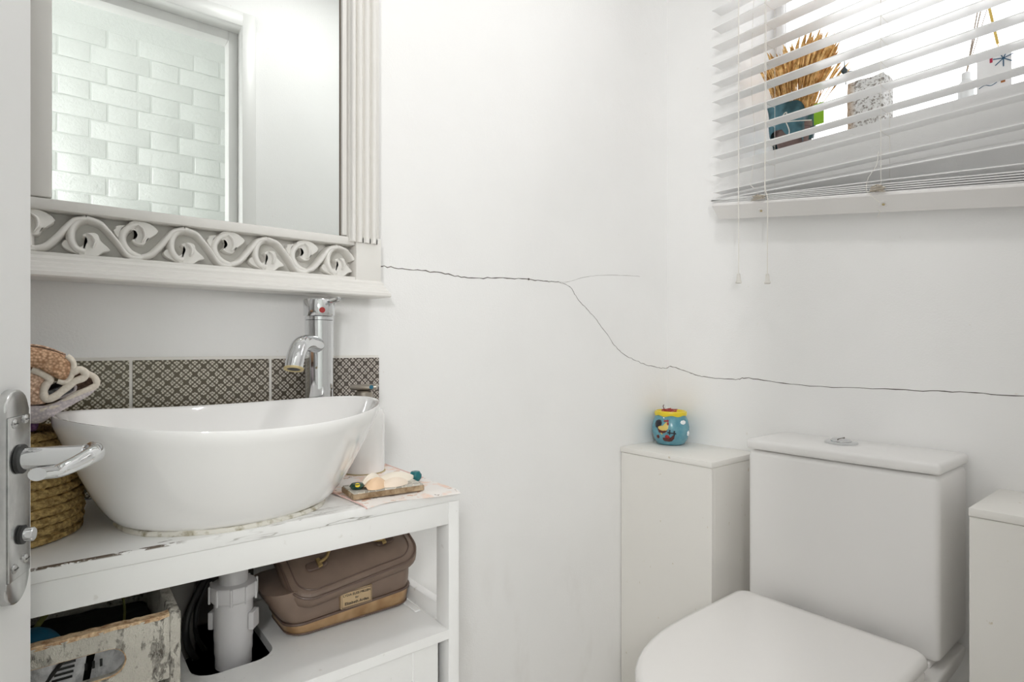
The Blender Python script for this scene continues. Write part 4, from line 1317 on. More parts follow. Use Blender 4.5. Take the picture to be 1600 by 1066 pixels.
# lid: rounded slab tipped forward
LM = Matrix.Translation((-1.090, -0.141, 0.6555)) @ Matrix.Rotation(math.radians(-7.0), 4, 'Y') @ Matrix.Rotation(math.radians(33), 4, 'X')
b = NB()
rings = []
for hx, hy, z_ in ((0.104, 0.066, -0.015), (0.110, 0.071, -0.013), (0.112, 0.0735, -0.007), (0.111, 0.073, 0.002), (0.108, 0.071, 0.008), (0.102, 0.064, 0.0115), (0.075, 0.04, 0.0135), (0.03, 0.012, 0.0142)):
    rings.append([b.verts.new(LM @ V((p[0], p[1], z_))) for p in rrect(0, 0, hx, hy, min(0.034, hy * 0.75))])
loft(b, rings)
b.faces.new(rings[0]); b.faces.new(rings[-1])
lid = part('lid', b, M['taupe'], bag, angle=60)
b = NB()
tube(b, [LM @ V((p[0], p[1], 0.0085)) for p in rrect(0, 0, 0.1085, 0.0712, 0.034, 8)], 0.0021, 8, closed=True)
tube(b, [LM @ V((p[0], p[1], 0.0125)) for p in rrect(0, 0, 0.0975, 0.0600, 0.028, 8)], 0.0013, 8, closed=True)
part('lid_piping', b, M['piping'], lid)
for sx_ in (-1, 1):
    b = NB()
    rings = []
    for hx, hy, z_ in ((0.016, 0.0075, 0.014), (0.017, 0.0085, 0.0165), (0.0155, 0.007, 0.0185)):
        rings.append([b.verts.new(LM @ V((p[0], p[1], z_))) for p in rrect(sx_ * 0.060, -0.020, hx, hy, 0.0068)])
    loft(b, rings); b.faces.new(rings[0]); b.faces.new(rings[-1])
    tb = part('handle_tab', b, M['piping'], lid)
    b = NB(); box(b, sx_ * 0.056 - 0.0035, sx_ * 0.056 + 0.0035, -0.0285, -0.0115, 0.0165, 0.0215, 0.001, 1, LM); part('brass_loop', b, M['brass'], lid)
b = NB()
hp = smooth_path([LM @ V(p) for p in ((-0.056, -0.020, 0.020), (-0.043, -0.016, 0.0205), (-0.03, -0.002, 0.021), (0, 0.012, 0.022), (0.03, -0.002, 0.021), (0.043, -0.016, 0.0205), (0.056, -0.020, 0.020))], 5)
tube(b, hp, 0.0028, 10)
part('carry_handle', b, M['brass'], lid)
# gold plate with lettering
PY_ = bcy - 0.0585
b = NB(); box(b, -1.1210, -1.0670, PY_ - 0.0060, PY_ + 0.003, 0.5795, 0.6075, 0.0015, 2)
pl = part('name_plate', b, M['goldplate'], bag)
b = NB()
for xx in (-1.1045, -1.0565):
    pass
tube(b, [V((x, PY_ - 0.0062, z)) for x, z in ((-1.1190, 0.5815), (-1.0690, 0.5815), (-1.0690, 0.6055), (-1.1190, 0.6055))], 0.0006, 6, closed=True)
part('stitched_border', b, M['piping'], pl)
R90 = Matrix.Rotation(PI / 2, 4, 'X')
for s1, sz, zz in (('LYDIA ELISE MILLEN', 0.0053, 0.6110), ('for', 0.0046, 0.6045), ('Elizabeth Arden', 0.0064, 0.5975)):
    bm_ = text_bm(s1, sz, Matrix.Translation((-1.0940, PY_ - 0.0062, zz - 0.0105)) @ R90, 0.0004)
    part('lettering', bm_, M['ink'], pl)
b = NB()
poly = [(-1.0460, 0.6405), (-1.036, 0.6445), (-1.022, 0.646), (-1.012, 0.643), (-1.0105, 0.634), (-1.015, 0.6355), (-1.024, 0.634), (-1.035, 0.6350)]
extrude(b, poly, lambda x, z: V((x, PY_ - 0.0060, z - 0.011)), lambda x, z: V((x, PY_ - 0.0015, z - 0.011)))
part('torn_tape', b, M['tape'], bag, label='torn patch of clear tape')
# small packet on the shelf right of the bag
b = NB(); box(b, -1.003, -0.993, -0.225, -0.155, SZ + 0.0005, SZ + 0.003, 0.0006, 1)
part('card_strip', b, M['cardw'], None, label='narrow white card strip on the shelf right of the cosmetics case', origin=(-0.998, -0.19, SZ), cat='card')

# ================================================================== TOILET
TYC = -0.557
to = thing('toilet', 'white close coupled toilet with closed lid below the window', 'toilet', (-0.35, TYC, 0.0))
BX = -0.2191
# cistern body
def cistern(b, z0, z1, grow, rnd_, hw, d0, d1, bow, bev):
    n = 12
    poly = []
    for k in range(n + 1):
        s1 = -1 + 2 * k / n
        poly.append((d1 - bow * (1 - s1 * s1) * -1 * -1, TYC + s1 * hw))
    poly = [(d0, TYC + hw)] + [(d1 - bow * (1 - (s_ / hw) ** 2), TYC + s_) for s_ in [hw - 2 * hw * k / n for k in range(n + 1)]] + [(d0, TYC - hw)]
    extrude(b, poly, lambda x, y: V((x, y, z0)), lambda x, y: V((x, y, z1)))
    bmesh.ops.recalc_face_normals(b, faces=b.faces)
    bevel_all(b, bev, 4, 30)
b = NB(); cistern(b, 0.4060, 0.7585, 0, 0, 0.1895, -0.006, -0.186, 0.006, 0.012); part('cistern', b, M['toilet'], to, angle=50)
b = NB(); cistern(b, 0.7605, 0.7835, 0, 0, 0.1930, -0.004, -0.190, 0.006, 0.008); cl_ = part('cistern_lid', b, M['toilet'], to, angle=50)
b = NB(); lathe(b, [(0.0, 0.0), (0.034, 0.0), (0.034, 0.0025), (0.031, 0.0040), (0, 0.0050)], (-0.082, -0.534, 0.7838), 32); part('flush_plate', b, M['chrome'], cl_)
b = NB(); lathe(b, [(0.0, 0.0), (0.0215, 0.0), (0.0215, 0.0030), (0.018, 0.0055), (0, 0.0065)], (-0.082, -0.534, 0.7880), 28); fbn = part('flush_button', b, M['chrome'], cl_)
b = NB(); box(b, -0.1010, -0.0630, -0.5345, -0.5335, 0.7930, 0.7950); part('button_split', b, M['seam'], cl_)
# seat lid outline (D shape)
TYS = -0.5575
def dshape(hw, xb, xf, straight, n=22, r=0.024):
    out = []
    out += [(xb - r + r * math.cos(a_), TYS + hw - r + r * math.sin(a_)) for a_ in [math.radians(0 + 90 * k / 4) for k in range(5)]]
    xs = xb - straight
    L = xs - xf
    for k in range(n + 1):
        a_ = PI / 2 + PI * k / n
        ca, sa = math.cos(a_), math.sin(a_)
        e = 0.88
        out.append((xs + L * -abs(ca) ** e, TYS + hw * (1 if sa >= 0 else -1) * abs(sa) ** e))
    out += [(xb - r + r * math.cos(a_), TYS - hw + r + r * math.sin(a_)) for a_ in [math.radians(-90 + 90 * k / 4) for k in range(5)]]
    return out
def dloft(b, levels):
    rings = []
    for hw, xb, xf, st, z in levels:
        rings.append([b.verts.new((p[0], p[1], z)) for p in dshape(hw, xb, xf, st)])
    loft(b, rings)
    b.faces.new(rings[0]); b.faces.new(rings[-1])
LZ = 0.440
b = NB()
XB = -0.226
dloft(b, [(0.183, XB, -0.738, 0.22, LZ - 0.024), (0.187, XB, -0.743, 0.22, LZ - 0.018), (0.1865, XB, -0.742, 0.22, LZ - 0.008), (0.182, XB - 0.001, -0.737, 0.22, LZ - 0.0015), (0.174, XB - 0.003, -0.728, 0.22, LZ), (0.13, XB - 0.02, -0.65, 0.18, LZ + 0.0012)])
part('seat_lid', b, M['seat'], to, angle=60)
b = NB()
dloft(b, [(0.178, XB - 0.01, -0.732, 0.22, LZ - 0.044), (0.185, XB - 0.008, -0.742, 0.22, LZ - 0.040), (0.185, XB - 0.008, -0.742, 0.22, LZ - 0.030), (0.181, XB - 0.01, -0.736, 0.22, LZ - 0.0255)])
part('seat', b, M['seat'], to, angle=60)
b = NB()
dloft(b, [(0.11, -0.06, -0.50, 0.26, 0.0005), (0.12, -0.05, -0.52, 0.28, 0.02), (0.115, -0.04, -0.50, 0.28, 0.10), (0.125, -0.02, -0.53, 0.30, 0.20), (0.160, -0.02, -0.66, 0.30, 0.30), (0.186, -0.02, -0.720, 0.30, 0.355), (0.195, -0.02, -0.742, 0.30, 0.385), (0.195, -0.02, -0.742, 0.30, 0.390), (0.192, -0.022, -0.738, 0.30, 0.394)])
part('pan', b, M['toilet'], to, angle=60)
b = NB(); box(b, -0.19, -0.012, TYC - 0.175, TYC + 0.175, 0.3930, 0.4045, 0.004, 3); part('cistern_platform', b, M['toilet'], to)
for sy_ in (-1, 1):
    b = NB(); box(b, -0.222, -0.196, TYC + sy_ * 0.08 - 0.018, TYC + sy_ * 0.08 + 0.018, 0.3945, 0.4055, 0.003, 2); part('seat_hinge', b, M['chrome'], to)

# ================================================================== PIPE BOXING each side
def boxing(name, label, y0, y1, z, x):
    t = thing(name, label, 'cabinet', (x / 2, (y0 + y1) / 2, 0))
    b = NB(); box(b, x, -0.001, y0, y1, z - 0.015, z, 0.002); part('top_board', b, M['boxing'], t)
    b = NB(); box(b, x + 0.002, x + 0.016, y0 + 0.002, y1 - 0.001, 0.0, z - 0.0158, 0.0008, 1); part('front_panel', b, M['boxing'], t)
    b = NB(); box(b, x + 0.0166, -0.001, y0 + 0.0025, y0 + 0.0165, 0.0, z - 0.0158, 0.0008, 1); part('side_panel', b, M['boxing'], t)
    b = NB(); box(b, x + 0.0166, -0.001, y1 - 0.0155, y1 - 0.0015, 0.0, z - 0.0158, 0.0008, 1); part('side_panel', b, M['boxing'], t)
    return t
boxing('pipe_boxing', 'tall off-white boxed-in unit between back wall and toilet, under the blue jar', -0.2925, -0.001, 0.7185, BX)
boxing('pipe_boxing', 'off-white boxed-in unit at the right of the toilet cistern', -1.018, -0.7965, 0.7185, BX)

# ================================================================== ROOSTER JAR
JX, JY, JZ = -0.066, -0.0615, 0.7187
jar = thing('ceramic_jar', 'blue ceramic jar with rooster and yellow rim, in the corner on the boxing', 'jar', (JX, JY, JZ))
JP = [(0.0, 0.0), (0.033, 0.0), (0.039, 0.003), (0.048, 0.017), (0.0525, 0.036), (0.0525, 0.053), (0.049, 0.070), (0.0435, 0.083), (0.0415, 0.088)]
def jr(z):
    for (r0, z0), (r1, z1) in zip(JP[1:], JP[2:]):
        if z0 <= z <= z1 + 1e-9:
            return r0 + (r1 - r0) * (z - z0) / (z1 - z0 + 1e-12)
    return JP[-1][0]
b = NB(); lathe(b, JP, (JX, JY, JZ), 48, cap=False); part('pot', b, M['jarblue'], jar, angle=60)
b = NB()
n = 60
rings = []
for (r_, z_) in ((0.0405, 0.086), (0.0445, 0.0845), (0.0465, 0.090), (0.045, 0.0965), (0.041, 0.098), (0.038, 0.095), (0.036, 0.088)):
    rings.append([b.verts.new((JX + r_ * math.cos(2 * PI * i / n), JY + r_ * math.sin(2 * PI * i / n), JZ + z_ + (0.0016 * math.sin(i * 2 * PI / n * 7) if z_ < 0.088 else 0))) for i in range(n)])
loft(b, rings); b.faces.new(rings[-1]); b.faces.new(rings[0])
part('yellow_rim', b, M['yellow'], jar)
# relief decoration: polygons wrapped on the surface; a = metres round, h = height
A0 = math.atan2(CAMY - JY, CAMX - JX)
def relief(name, poly, m, parent, out=0.0018):
    b = NB()
    if len(poly) == 3 and not isinstance(poly[0], tuple):
        ca, ch, rr_ = poly
        poly = [(ca + rr_ * math.cos(2 * PI * k / 14), ch + rr_ * math.sin(2 * PI * k / 14)) for k in range(14)]
    ca = sum(p[0] for p in poly) / len(poly); ch = sum(p[1] for p in poly) / len(poly)
    def S3(a_, h_, o_):
        r_ = jr(h_) + o_
        th = A0 + a_ / 0.0525
        return V((JX + r_ * math.cos(th), JY + r_ * math.sin(th), JZ + h_))
    N_ = len(poly)
    O_ = [b.verts.new(S3(p[0], p[1], -0.0012)) for p in poly]
    I_ = [b.verts.new(S3(p[0], p[1], out * 0.5)) for p in poly]
    K_ = [b.verts.new(S3(ca + (p[0] - ca) * 0.6, ch + (p[1] - ch) * 0.6, out)) for p in poly]
    c_ = b.verts.new(S3(ca, ch, out * 1.05))
    for i in range(N_):
        j = (i + 1) % N_
        b.faces.new((O_[i], O_[j], I_[j], I_[i])); b.faces.new((I_[i], I_[j], K_[j], K_[i])); b.faces.new((K_[i], K_[j], c_))
    return part(name, b, m, parent, angle=60)
def JPX(zx, zy):
    """zoomed picture coordinate (6.66x) of the jar -> (metres round, height)"""
    c = (zx - 437) / 6.66          # px from jar centre line
    h = (645 - zy) / 6.66          # px above the base
    sc = 0.1015 / 65.0
    a_ = c * sc
    hh = max(0.003, min(0.084, h * sc * 0.985))
    r_ = jr(hh)
    return (math.asin(max(-0.97, min(0.97, a_ / r_))) * 0.0525, hh)
def RL(name, pts, m, out=0.0018):
    relief(name, [JPX(*p) for p in pts], m, jar, out)
RL('rooster_tail', [(285, 430), (262, 415), (255, 380), (270, 340), (300, 322), (325, 330), (334, 360), (328, 395), (305, 410)], M['black'], 0.0022)
RL('rooster_body', [(290, 410), (320, 395), (345, 395), (365, 370), (385, 345), (405, 350), (412, 380), (408, 425), (385, 450), (350, 460), (315, 450), (295, 430)], M['gold'], 0.0032)
RL('rooster_belly', [(282, 430), (300, 440), (345, 452), (385, 445), (398, 455), (370, 480), (335, 490), (300, 480)], M['brown'], 0.0022)
RL('rooster_comb', [(360, 345), (362, 325), (380, 325), (400, 318), (418, 328), (408, 345), (385, 340)], M['redg'], 0.003)
RL('rooster_wattle', [(395, 350), (415, 350), (414, 380), (402, 388), (394, 370)], M['redg'], 0.0036)
RL('rooster_leg', [(318, 480), (335, 478), (345, 500), (330, 505)], M['gold'], 0.002)
RL('dark_egg', [(275, 520), (295, 512), (306, 535), (300, 560), (285, 562), (272, 545)], M['brown'], 0.0018)
RL('barrow', [(345, 540), (380, 545), (425, 555), (460, 535), (465, 505), (480, 505), (480, 545), (455, 580), (420, 592), (370, 588), (350, 570)], M['brown'], 0.0022)
RL('barrow_load', [(375, 545), (370, 515), (395, 500), (420, 515), (430, 545), (400, 550)], M['redg'], 0.003)
RL('fence_rail', [(400, 465), (500, 478), (502, 495), (400, 482)], M['black'], 0.0016)
RL('fence_post', [(418, 440), (435, 440), (432, 500), (418, 500)], M['black'], 0.002)
RL('fence_post', [(472, 450), (488, 450), (484, 520), (470, 520)], M['black'], 0.002)
RL('white_cloud', [(550, 350), (560, 330), (590, 325), (610, 340), (608, 365), (585, 378), (560, 368)], M['whiteg'], 0.0022)
RL('white_cloud', [(632, 475), (648, 460), (652, 500), (640, 530), (630, 510)], M['whiteg'], 0.0022)
RL('blue_flower', [(345, 292), (358, 290), (368, 300), (356, 308)], M['whiteg'], 0.0012)
b = NB()
rnd = random.Random(5)
P = [V((JX + (rnd.random() - .5) * 0.040 - 0.004, JY + (rnd.random() - .5) * 0.040, JZ + 0.093 + rnd.random() * 0.010)) for k in range(26)]
tube(b, smooth_path(P, 4), 0.0016, 5)
wr = part('wrapper_tangle', b, M['rednet'], None, label='crumpled red foil shreds filling the blue jar', origin=(JX, JY, JZ + 0.09), cat='wrapper')
b = NB(); tube(b, smooth_path([(JX - 0.01, JY + 0.012, JZ + 0.098), (JX - 0.014, JY + 0.016, JZ + 0.108), (JX - 0.012, JY + 0.015, JZ + 0.114)], 4), [0.0012] * 9, 6)
part('twisted_end', b, M['brown'], wr)

# ================================================================== DOOR (open, left) 
HNG = V((-1.728, -1.003, 0))
EDG = V((-1.4962, -0.3520, 0))
dv_ = (EDG - HNG).normalized()                 # from hinge to free edge
nv_ = V((dv_.y, -dv_.x, 0))                      # facing the room's middle / lens side
dw = (EDG - HNG).length
d1_ = thing('door_1', 'open white door leaf at the left with satin chrome lever handle', None, HNG, kind='structure')
DM = Matrix(((dv_.x, nv_.x, 0, HNG.x), (dv_.y, nv_.y, 0, HNG.y), (0, 0, 1, 0), (0, 0, 0, 1)))   # local: x along leaf, y out of face, z up
b = NB(); box(b, 0, dw, -0.036, 0, 0.008, 2.045, 0.0012, 1, DM); part('door_leaf', b, M['door'], d1_)
# backplate: thick rounded plate
PZ0, PZ1 = 0.7685, 0.9625
PXC = dw - 0.0445
def plate(hw, z0, z1, y0, y1, bev, rise=1.0):
    b = NB()
    r = hw
    poly = [(PXC + r * math.cos(math.radians(a_)), z1 - r * rise + r * rise * math.sin(math.radians(a_))) for a_ in range(0, 181, 15)] + [(PXC + r * math.cos(math.radians(a_)), z0 + r * rise + r * rise * math.sin(math.radians(a_))) for a_ in range(180, 361, 15)]
    extrude(b, poly, lambda x, z: V((x, y0, z)), lambda x, z: V((x, y1, z)))
    es = [e for e in b.edges if abs(e.verts[0].co.y - y1) < 1e-6 and abs(e.verts[1].co.y - y1) < 1e-6]
    bmesh.ops.bevel(b, geom=es, offset=bev, segments=3, profile=0.5, affect='EDGES')
    bmesh.ops.transform(b, matrix=DM, verts=b.verts)
    return b
bp = part('handle_plate', plate(0.0215, PZ0, PZ1, 0.0, 0.0075, 0.0020, 0.9), M['satin'], d1_, angle=30)
b = NB(); box(b, PXC - 0.0195, PXC + 0.0205, 0.0073, 0.0090, PZ0 + 0.024, PZ1 - 0.024, 0.0012, 2, DM); part('raised_centre', b, M['satin'], bp)
for (sx_, sz_) in ((-0.0105, 0.9325), (0.0105, 0.9345), (-0.0105, 0.8030), (0.0105, 0.8055)):
    b = NB()
    c0 = DM @ V((PXC + sx_, 0.0089, sz_))
    lathe(b, [(0.0042, 0), (0.0042, 0.0006), (0.003, 0.0018), (0, 0.0022)], c0, 18, axis=nv_)
    sc_ = part('screw', b, M['satin'], bp)
    b = NB(); box(b, PXC + sx_ - 0.0032, PXC + sx_ + 0.0032, 0.0107, 0.0112, sz_ - 0.0005, sz_ + 0.0005, 0, 1, DM); part('screw_slot', b, M['darkrub'], sc_)
hz = 0.8995
lv = part('lever_handle', cyl(NB(), DM @ V((PXC - 0.002, 0.0089, hz)), DM @ V((PXC - 0.002, 0.060, hz + 0.001)), 0.0098, 28, 0.001), M['chrome'], d1_)
b = NB(); lathe(b, [(0.0102, 0), (0.0132, 0.0005), (0.0132, 0.0035), (0.0102, 0.004)], DM @ V((PXC - 0.002, 0.0089, hz)), 26, axis=nv_); part('rose_ring', b, M['darkrub'], lv)
gp = smooth_path([DM @ V(p) for p in ((PXC + 0.014, 0.0600, hz + 0.0005), (PXC + 0.004, 0.0665, hz + 0.0015), (PXC - 0.012, 0.0665, hz + 0.001), (PXC - 0.030, 0.0600, hz - 0.003), (PXC - 0.048, 0.0540, hz - 0.005), (PXC - 0.064, 0.0520, hz - 0.003), (PXC - 0.078, 0.0515, hz - 0.001))], 5)
b = NB(); tube(b, gp, [(0.0065 + 0.001 * max(0, 1 - i / 10), 0.0102 - 0.0049 * min(1, i / 22)) for i in range(len(gp))], 18)
bevel = part('grip', b, M['chrome'], lv)
b = NB(); cyl(b, DM @ V((PXC + 0.001, 0.0089, 0.8300)), DM @ V((PXC + 0.001, 0.0195, 0.8300)), 0.0062, 22, 0.0008); kn = part('latch_knob', b, M['chrome'], d1_)
b = NB(); lathe(b, [(0.006, 0), (0.0085, 0.0004), (0.0085, 0.003), (0.0062, 0.0035)], DM @ V((PXC + 0.001, 0.0089, 0.8300)), 22, axis=nv_); part('knob_ring', b, M['darkrub'], kn)

# ================================================================== BLIND
BY0, BY1 = -0.975, -0.197
bl = thing('venetian_blind', 'white wooden venetian blind, sagging and tangled, over the window', 'blind', (-0.045, (BY0 + BY1) / 2, 1.30))
def slat_bm(zl, zr, xc=-0.045, wdt=0.049, tiltf=0.0, y0=BY0, y1=BY1, th=0.0026, crown=0.0022, sag=0.0):
    b = NB()
    n = 8
    m_ = 10
    rows = []
    for i in range(m_ + 1):
        f_ = i / m_
        y = y1 + (y0 - y1) * f_
        z = zl + (zr - zl) * f_ - sag * math.sin(PI * f_)
        T_, B_ = [], []
        for k in range(n + 1):
            s1 = -1 + 2 * k / n
            x = xc + s1 * wdt / 2
            zz = z + crown * (1 - s1 * s1) + tiltf * s1
            e_ = th / 2 * (0.95 if k in (0, n) else 1)
            T_.append(b.verts.new((x, y, zz + e_)))
            B_.append(b.verts.new((x, y, zz - e_)))
        rows.append(T_ + B_[::-1])
    k_ = len(rows[0])
    for A, B in zip(rows, rows[1:]):
        for i in range(k_):
            b.faces.new((A[i], A[(i + 1) % k_], B[(i + 1) % k_], B[i]))
    b.faces.new(rows[0]); b.faces.new(rows[-1])
    return b
z = 1.4768
sl_i = 0
base_me = None
while z < 2.115:
    b = slat_bm(0, 0, tiltf=0.0016)
    if base_me is None:
        bmesh.ops.translate(b, verts=b.verts, vec=(0, 0, z))
        o = part('slat', b, M['blind'], bl)
        base_me = o
        z0_ = z
    else:
        b.free()
        o = base_me.copy(); COL.objects.link(o); o.parent = bl
        o.location = (0, 0, z - z0_)
        o.rotation_euler = (0, 0, 0)
    z += 0.0504
YF = lambda zl, zr: zl + (zr - zl) * ((BY1 - BY0) / (BY1 - (-0.846)))     # extend values measured at y=-0.846
part('slat', slat_bm(1.4290, YF(1.4290, 1.4215), tiltf=0.0020), M['blind'], bl)
part('slat', slat_bm(1.4150, YF(1.4150, 1.3925), tiltf=0.0100, crown=-0.001), M['blind'], bl)
part('slat', slat_bm(1.4110, YF(1.4110, 1.3500), tiltf=0.0060, crown=-0.001), M['blind'], bl)
for k in range(5):
    zl = 1.4082 - 0.0032 * k
    zr = 1.3300 - 0.0048 * k
    part('slat', slat_bm(zl, YF(zl, zr), xc=-0.0445 + 0.001 * k, tiltf=0.0, crown=0.0006, th=0.0026), M['blind'], bl)
# bottom rail, rolled so its face shows
b = NB()
zl, zr = 1.3935, YF(1.3935, 1.3045)
cs = [(-0.0720, 0.0), (-0.0700, 0.0035), (-0.030, 0.0020), (-0.0215, -0.0260), (-0.0245, -0.0385), (-0.0300, -0.0400), (-0.0700, -0.0030)]
cs = [(-0.0725, 0.0), (-0.0710, 0.0028), (-0.022, 0.0), (-0.0200, -0.0050), (-0.0340, -0.0335), (-0.0380, -0.0350), (-0.0720, -0.0040)]
A = [b.verts.new((x, BY1 - 0.004, zl + dz)) for x, dz in cs]
B = [b.verts.new((x, BY0, zr + dz)) for x, dz in cs]
for i in range(len(cs)):
    j = (i + 1) % len(cs)
    b.faces.new((A[i], A[j], B[j], B[i]))
b.faces.new(A); b.faces.new(B)
rail = part('bottom_rail', b, M['rail'], bl)
def railz(y):
    return zl + (zr - zl) * (BY1 - y) / (BY1 - BY0)
nrm_ = V((-0.62, 0, -0.785)).normalized()
for y in (-0.332, -0.6105):
    c0 = V((-0.0545, y, railz(y) - 0.0190))
    b = NB(); lathe(b, [(0.0092, -0.001), (0.0092, 0.0022), (0.0075, 0.0036), (0.0045, 0.0022), (0.002, 0.0022), (0, 0.001)], c0, 24, axis=nrm_)
    bt = part('cord_button', b, M['rail'], bl)
    b = NB(); lathe(b, [(0.0030, 0), (0.0030, 0.0010), (0, 0.0014)], c0 + nrm_ * 0.0020, 12, axis=nrm_); part('cord_knot', b, M['lime'], bt)
# ladder strings
for y in (-0.349, -0.6105, -0.88):
    b = NB()
    for x in (-0.0715, -0.0185):
        tube(b, [(x, y, 2.12), (x, y, railz(y) + 0.002)], 0.0006, 6)
    zz = 1.4768 - 0.003
    while zz < 2.11:
        tube(b, [(-0.0715, y, zz), (-0.045, y, zz - 0.0012), (-0.0185, y, zz)], 0.0005, 5)
        zz += 0.0504
    part('ladder_string', b, M['cord'], bl)
b = NB(); tube(b, smooth_path([(-0.045, -0.318, 2.12), (-0.046, -0.300, 1.75), (-0.050, -0.312, 1.55), (-0.073, -0.316, 1.45), (-0.075, -0.312, 1.425), (-0.076, -0.328, 1.408)], 6), 0.0006, 6)
part('lift_cord', b, M['cord'], bl)
# tangled knots
rnd = random.Random(11)
for yc in (-0.336, -0.606):
    b = NB()
    P = []
    for k in range(26):
        P.append(V((-0.0755 - rnd.random() * 0.008, yc + 0.021 * math.sin(k * 2.3) * (0.6 + 0.4 * rnd.random()), railz(yc) + 0.0100 + 0.0105 * math.sin(k * 1.7 + 1) * rnd.random())))
    tube(b, smooth_path(P, 4), 0.0009, 5)
    part('tangled_cord', b, M['cord_old'], bl)
b = NB()
yk = -0.606
tube(b, smooth_path([(-0.0725, yk, 1.43), (-0.077, yk + 0.002, 1.40), (-0.078, yk + 0.018, 1.375), (-0.077, yk + 0.022, 1.352), (-0.077, yk + 0.015, 1.338), (-0.076, yk + 0.004, 1.326), (-0.070, yk - 0.002, 1.318)], 5), 0.0007, 6)
tube(b, smooth_path([(-0.060, yk + 0.004, 1.305), (-0.062, yk + 0.001, 1.298), (-0.058, yk + 0.007, 1.290)], 5), 0.0007, 6)
part('loose_cord', b, M['cord'], bl)
b = NB(); box(b, -0.074, -0.016, BY0, BY1, 2.118, 2.165, 0.002); part('head_rail', b, M['rail'], bl)
# pull cords with tassels
for y, zt in ((-0.2822, 1.1945), (-0.3599, 1.1865)):
    pc = thing('blind_pull_cord', 'left pull cord of the blind with white tassel, ending slightly higher' if y > -0.3 else 'right pull cord of the blind with white tassel, ending slightly lower', 'cord', (-0.078, y, zt - 0.02), 'two pull cords of the blind')
    b = NB()
    kk = 0.0 if y > -0.3 else 0.004
    tube(b, smooth_path([(-0.078, y + kk, 2.116), (-0.078, y + kk, 1.60), (-0.0785, y + kk * 1.5, 1.42), (-0.0785, y - kk * .2, 1.375), (-0.078, y, 1.30), (-0.078, y, zt)], 6), 0.0012, 8)
    part('cord', b, M['cord'], pc)
    b = NB(); lathe(b, [(0, 0.0), (0.0034, 0.0), (0.0044, -0.002), (0.0056, -0.018), (0.0078, -0.0222), (0.0078, -0.0245), (0.0055, -0.026), (0, -0.0262)], (-0.078, y, zt + 0.001), 20)
    part('tassel', b, M['tassel'], pc)

# ================================================================== THINGS ON THE WINDOW SILL
SIL = WZ0 + 0.0005
wh = thing('wheat_bundle', 'bundle of dried wheat in a pot wrapped in teal paper, on the sill', 'plant', (0.08, -0.345, SIL))
b = NB(); lathe(b, [(0.036, 0.0), (0.047, 0.060), (0.050, 0.062), (0.050, 0.075), (0.045, 0.078)], (0.08, -0.352, SIL), 30); part('pot', b, M['claypot'], wh)
b = NB()
n = 48
rings = []
rnd = random.Random(3)
ph = [rnd.random() * 6 for _ in range(4)]
for (r_, z_, am) in ((0.050, 0.040, 0.006), (0.056, 0.060, 0.004), (0.058, 0.085, 0.003), (0.056, 0.105, 0.004), (0.060, 0.124, 0.006), (0.057, 0.123, 0.006), (0.051, 0.100, 0.004)):
    rings.append([])
    for i in range(n):
        t = 2 * PI * i / n
        w = am * (math.sin(5 * t + ph[0]) + 0.6 * math.sin(9 * t + ph[1]))
        dz = (0.018 * math.sin(2 * t + ph[2]) + 0.006 * math.sin(7 * t)) if z_ < 0.05 or z_ > 0.12 else 0
        rings[-1].append(b.verts.new((0.08 + (r_ + w) * math.cos(t), -0.345 + (r_ + w) * math.sin(t), SIL + z_ + dz)))
loft(b, rings)
part('teal_wrap', b, M['tealcloth'], wh, angle=70)
b = NB()
tube(b, smooth_path([(0.08 - 0.061, -0.345 + 0.01, SIL + 0.075), (0.08 - 0.055, -0.345 - 0.03, SIL + 0.070), (0.08 - 0.02, -0.345 - 0.062, SIL + 0.072)], 5), 0.0014, 6)
tube(b, smooth_path([(0.08 - 0.060, -0.345 - 0.014, SIL + 0.072), (0.08 - 0.064, -0.345 - 0.018, SIL + 0.095), (0.08 - 0.061, -0.345 - 0.006, SIL + 0.088), (0.08 - 0.060, -0.345 - 0.014, SIL + 0.072), (0.08 - 0.062, -0.345 - 0.024, SIL + 0.045), (0.08 - 0.062, -0.345 - 0.02, SIL + 0.03)], 4), 0.0014, 6)
part('white_string', b, M['cord'], wh)
b = NB(); box(b, 0.058, 0.061, -0.4375, -0.4130, SIL + 0.055, SIL + 0.110, 0.001, 1); part('green_tag', b, M['lime2'], wh, label='lime green tag')
b = NB()
rnd = random.Random(21)
for k in range(260):
    f_ = (k + rnd.random()) / 260
    a_ = -0.27 + 0.62 * f_ ** 1.0          # lean angle in y (towards -y positive)
    if rnd.random() < 0.05:
        a_ = rnd.choice((-0.30, -0.27, 0.58, 0.66, 0.50))
    L = 0.172 + 0.050 * rnd.random() - 0.10 * abs(a_ - 0.10)
    ax_ = (rnd.random() - 0.62) * 0.22
    y0 = -0.335 - 0.035 * f_ - 0.01 * rnd.random()
    p0 = V((0.08 + (rnd.random() - .5) * 0.05, y0, SIL + 0.05))
    d_ = V((ax_, -math.sin(a_), math.cos(a_))).normalized()
    p1 = p0 + d_ * L * 0.8
    p2 = p1 + d_ * L * 0.28 + V((0, -0.004 * (1 if a_ > 0 else -1), -0.001))
    p3 = p2 + (p2 - p1) * 0.55 + V((0, -0.003 * (1 if a_ > 0 else -1), -0.002))
    pm_ = (p0 + p1) / 2
    pts = smooth_path([p0, pm_, p1, p2, p3], 3)
    rr = [0.0010] * 6 + [0.0012, 0.0026, 0.0034, 0.0036, 0.0030, 0.0016, 0.0006]
    tube(b, pts, rr[:len(pts)], 5)
part('wheat_stalks', b, M['wheat'], wh, kind='stuff', angle=70)

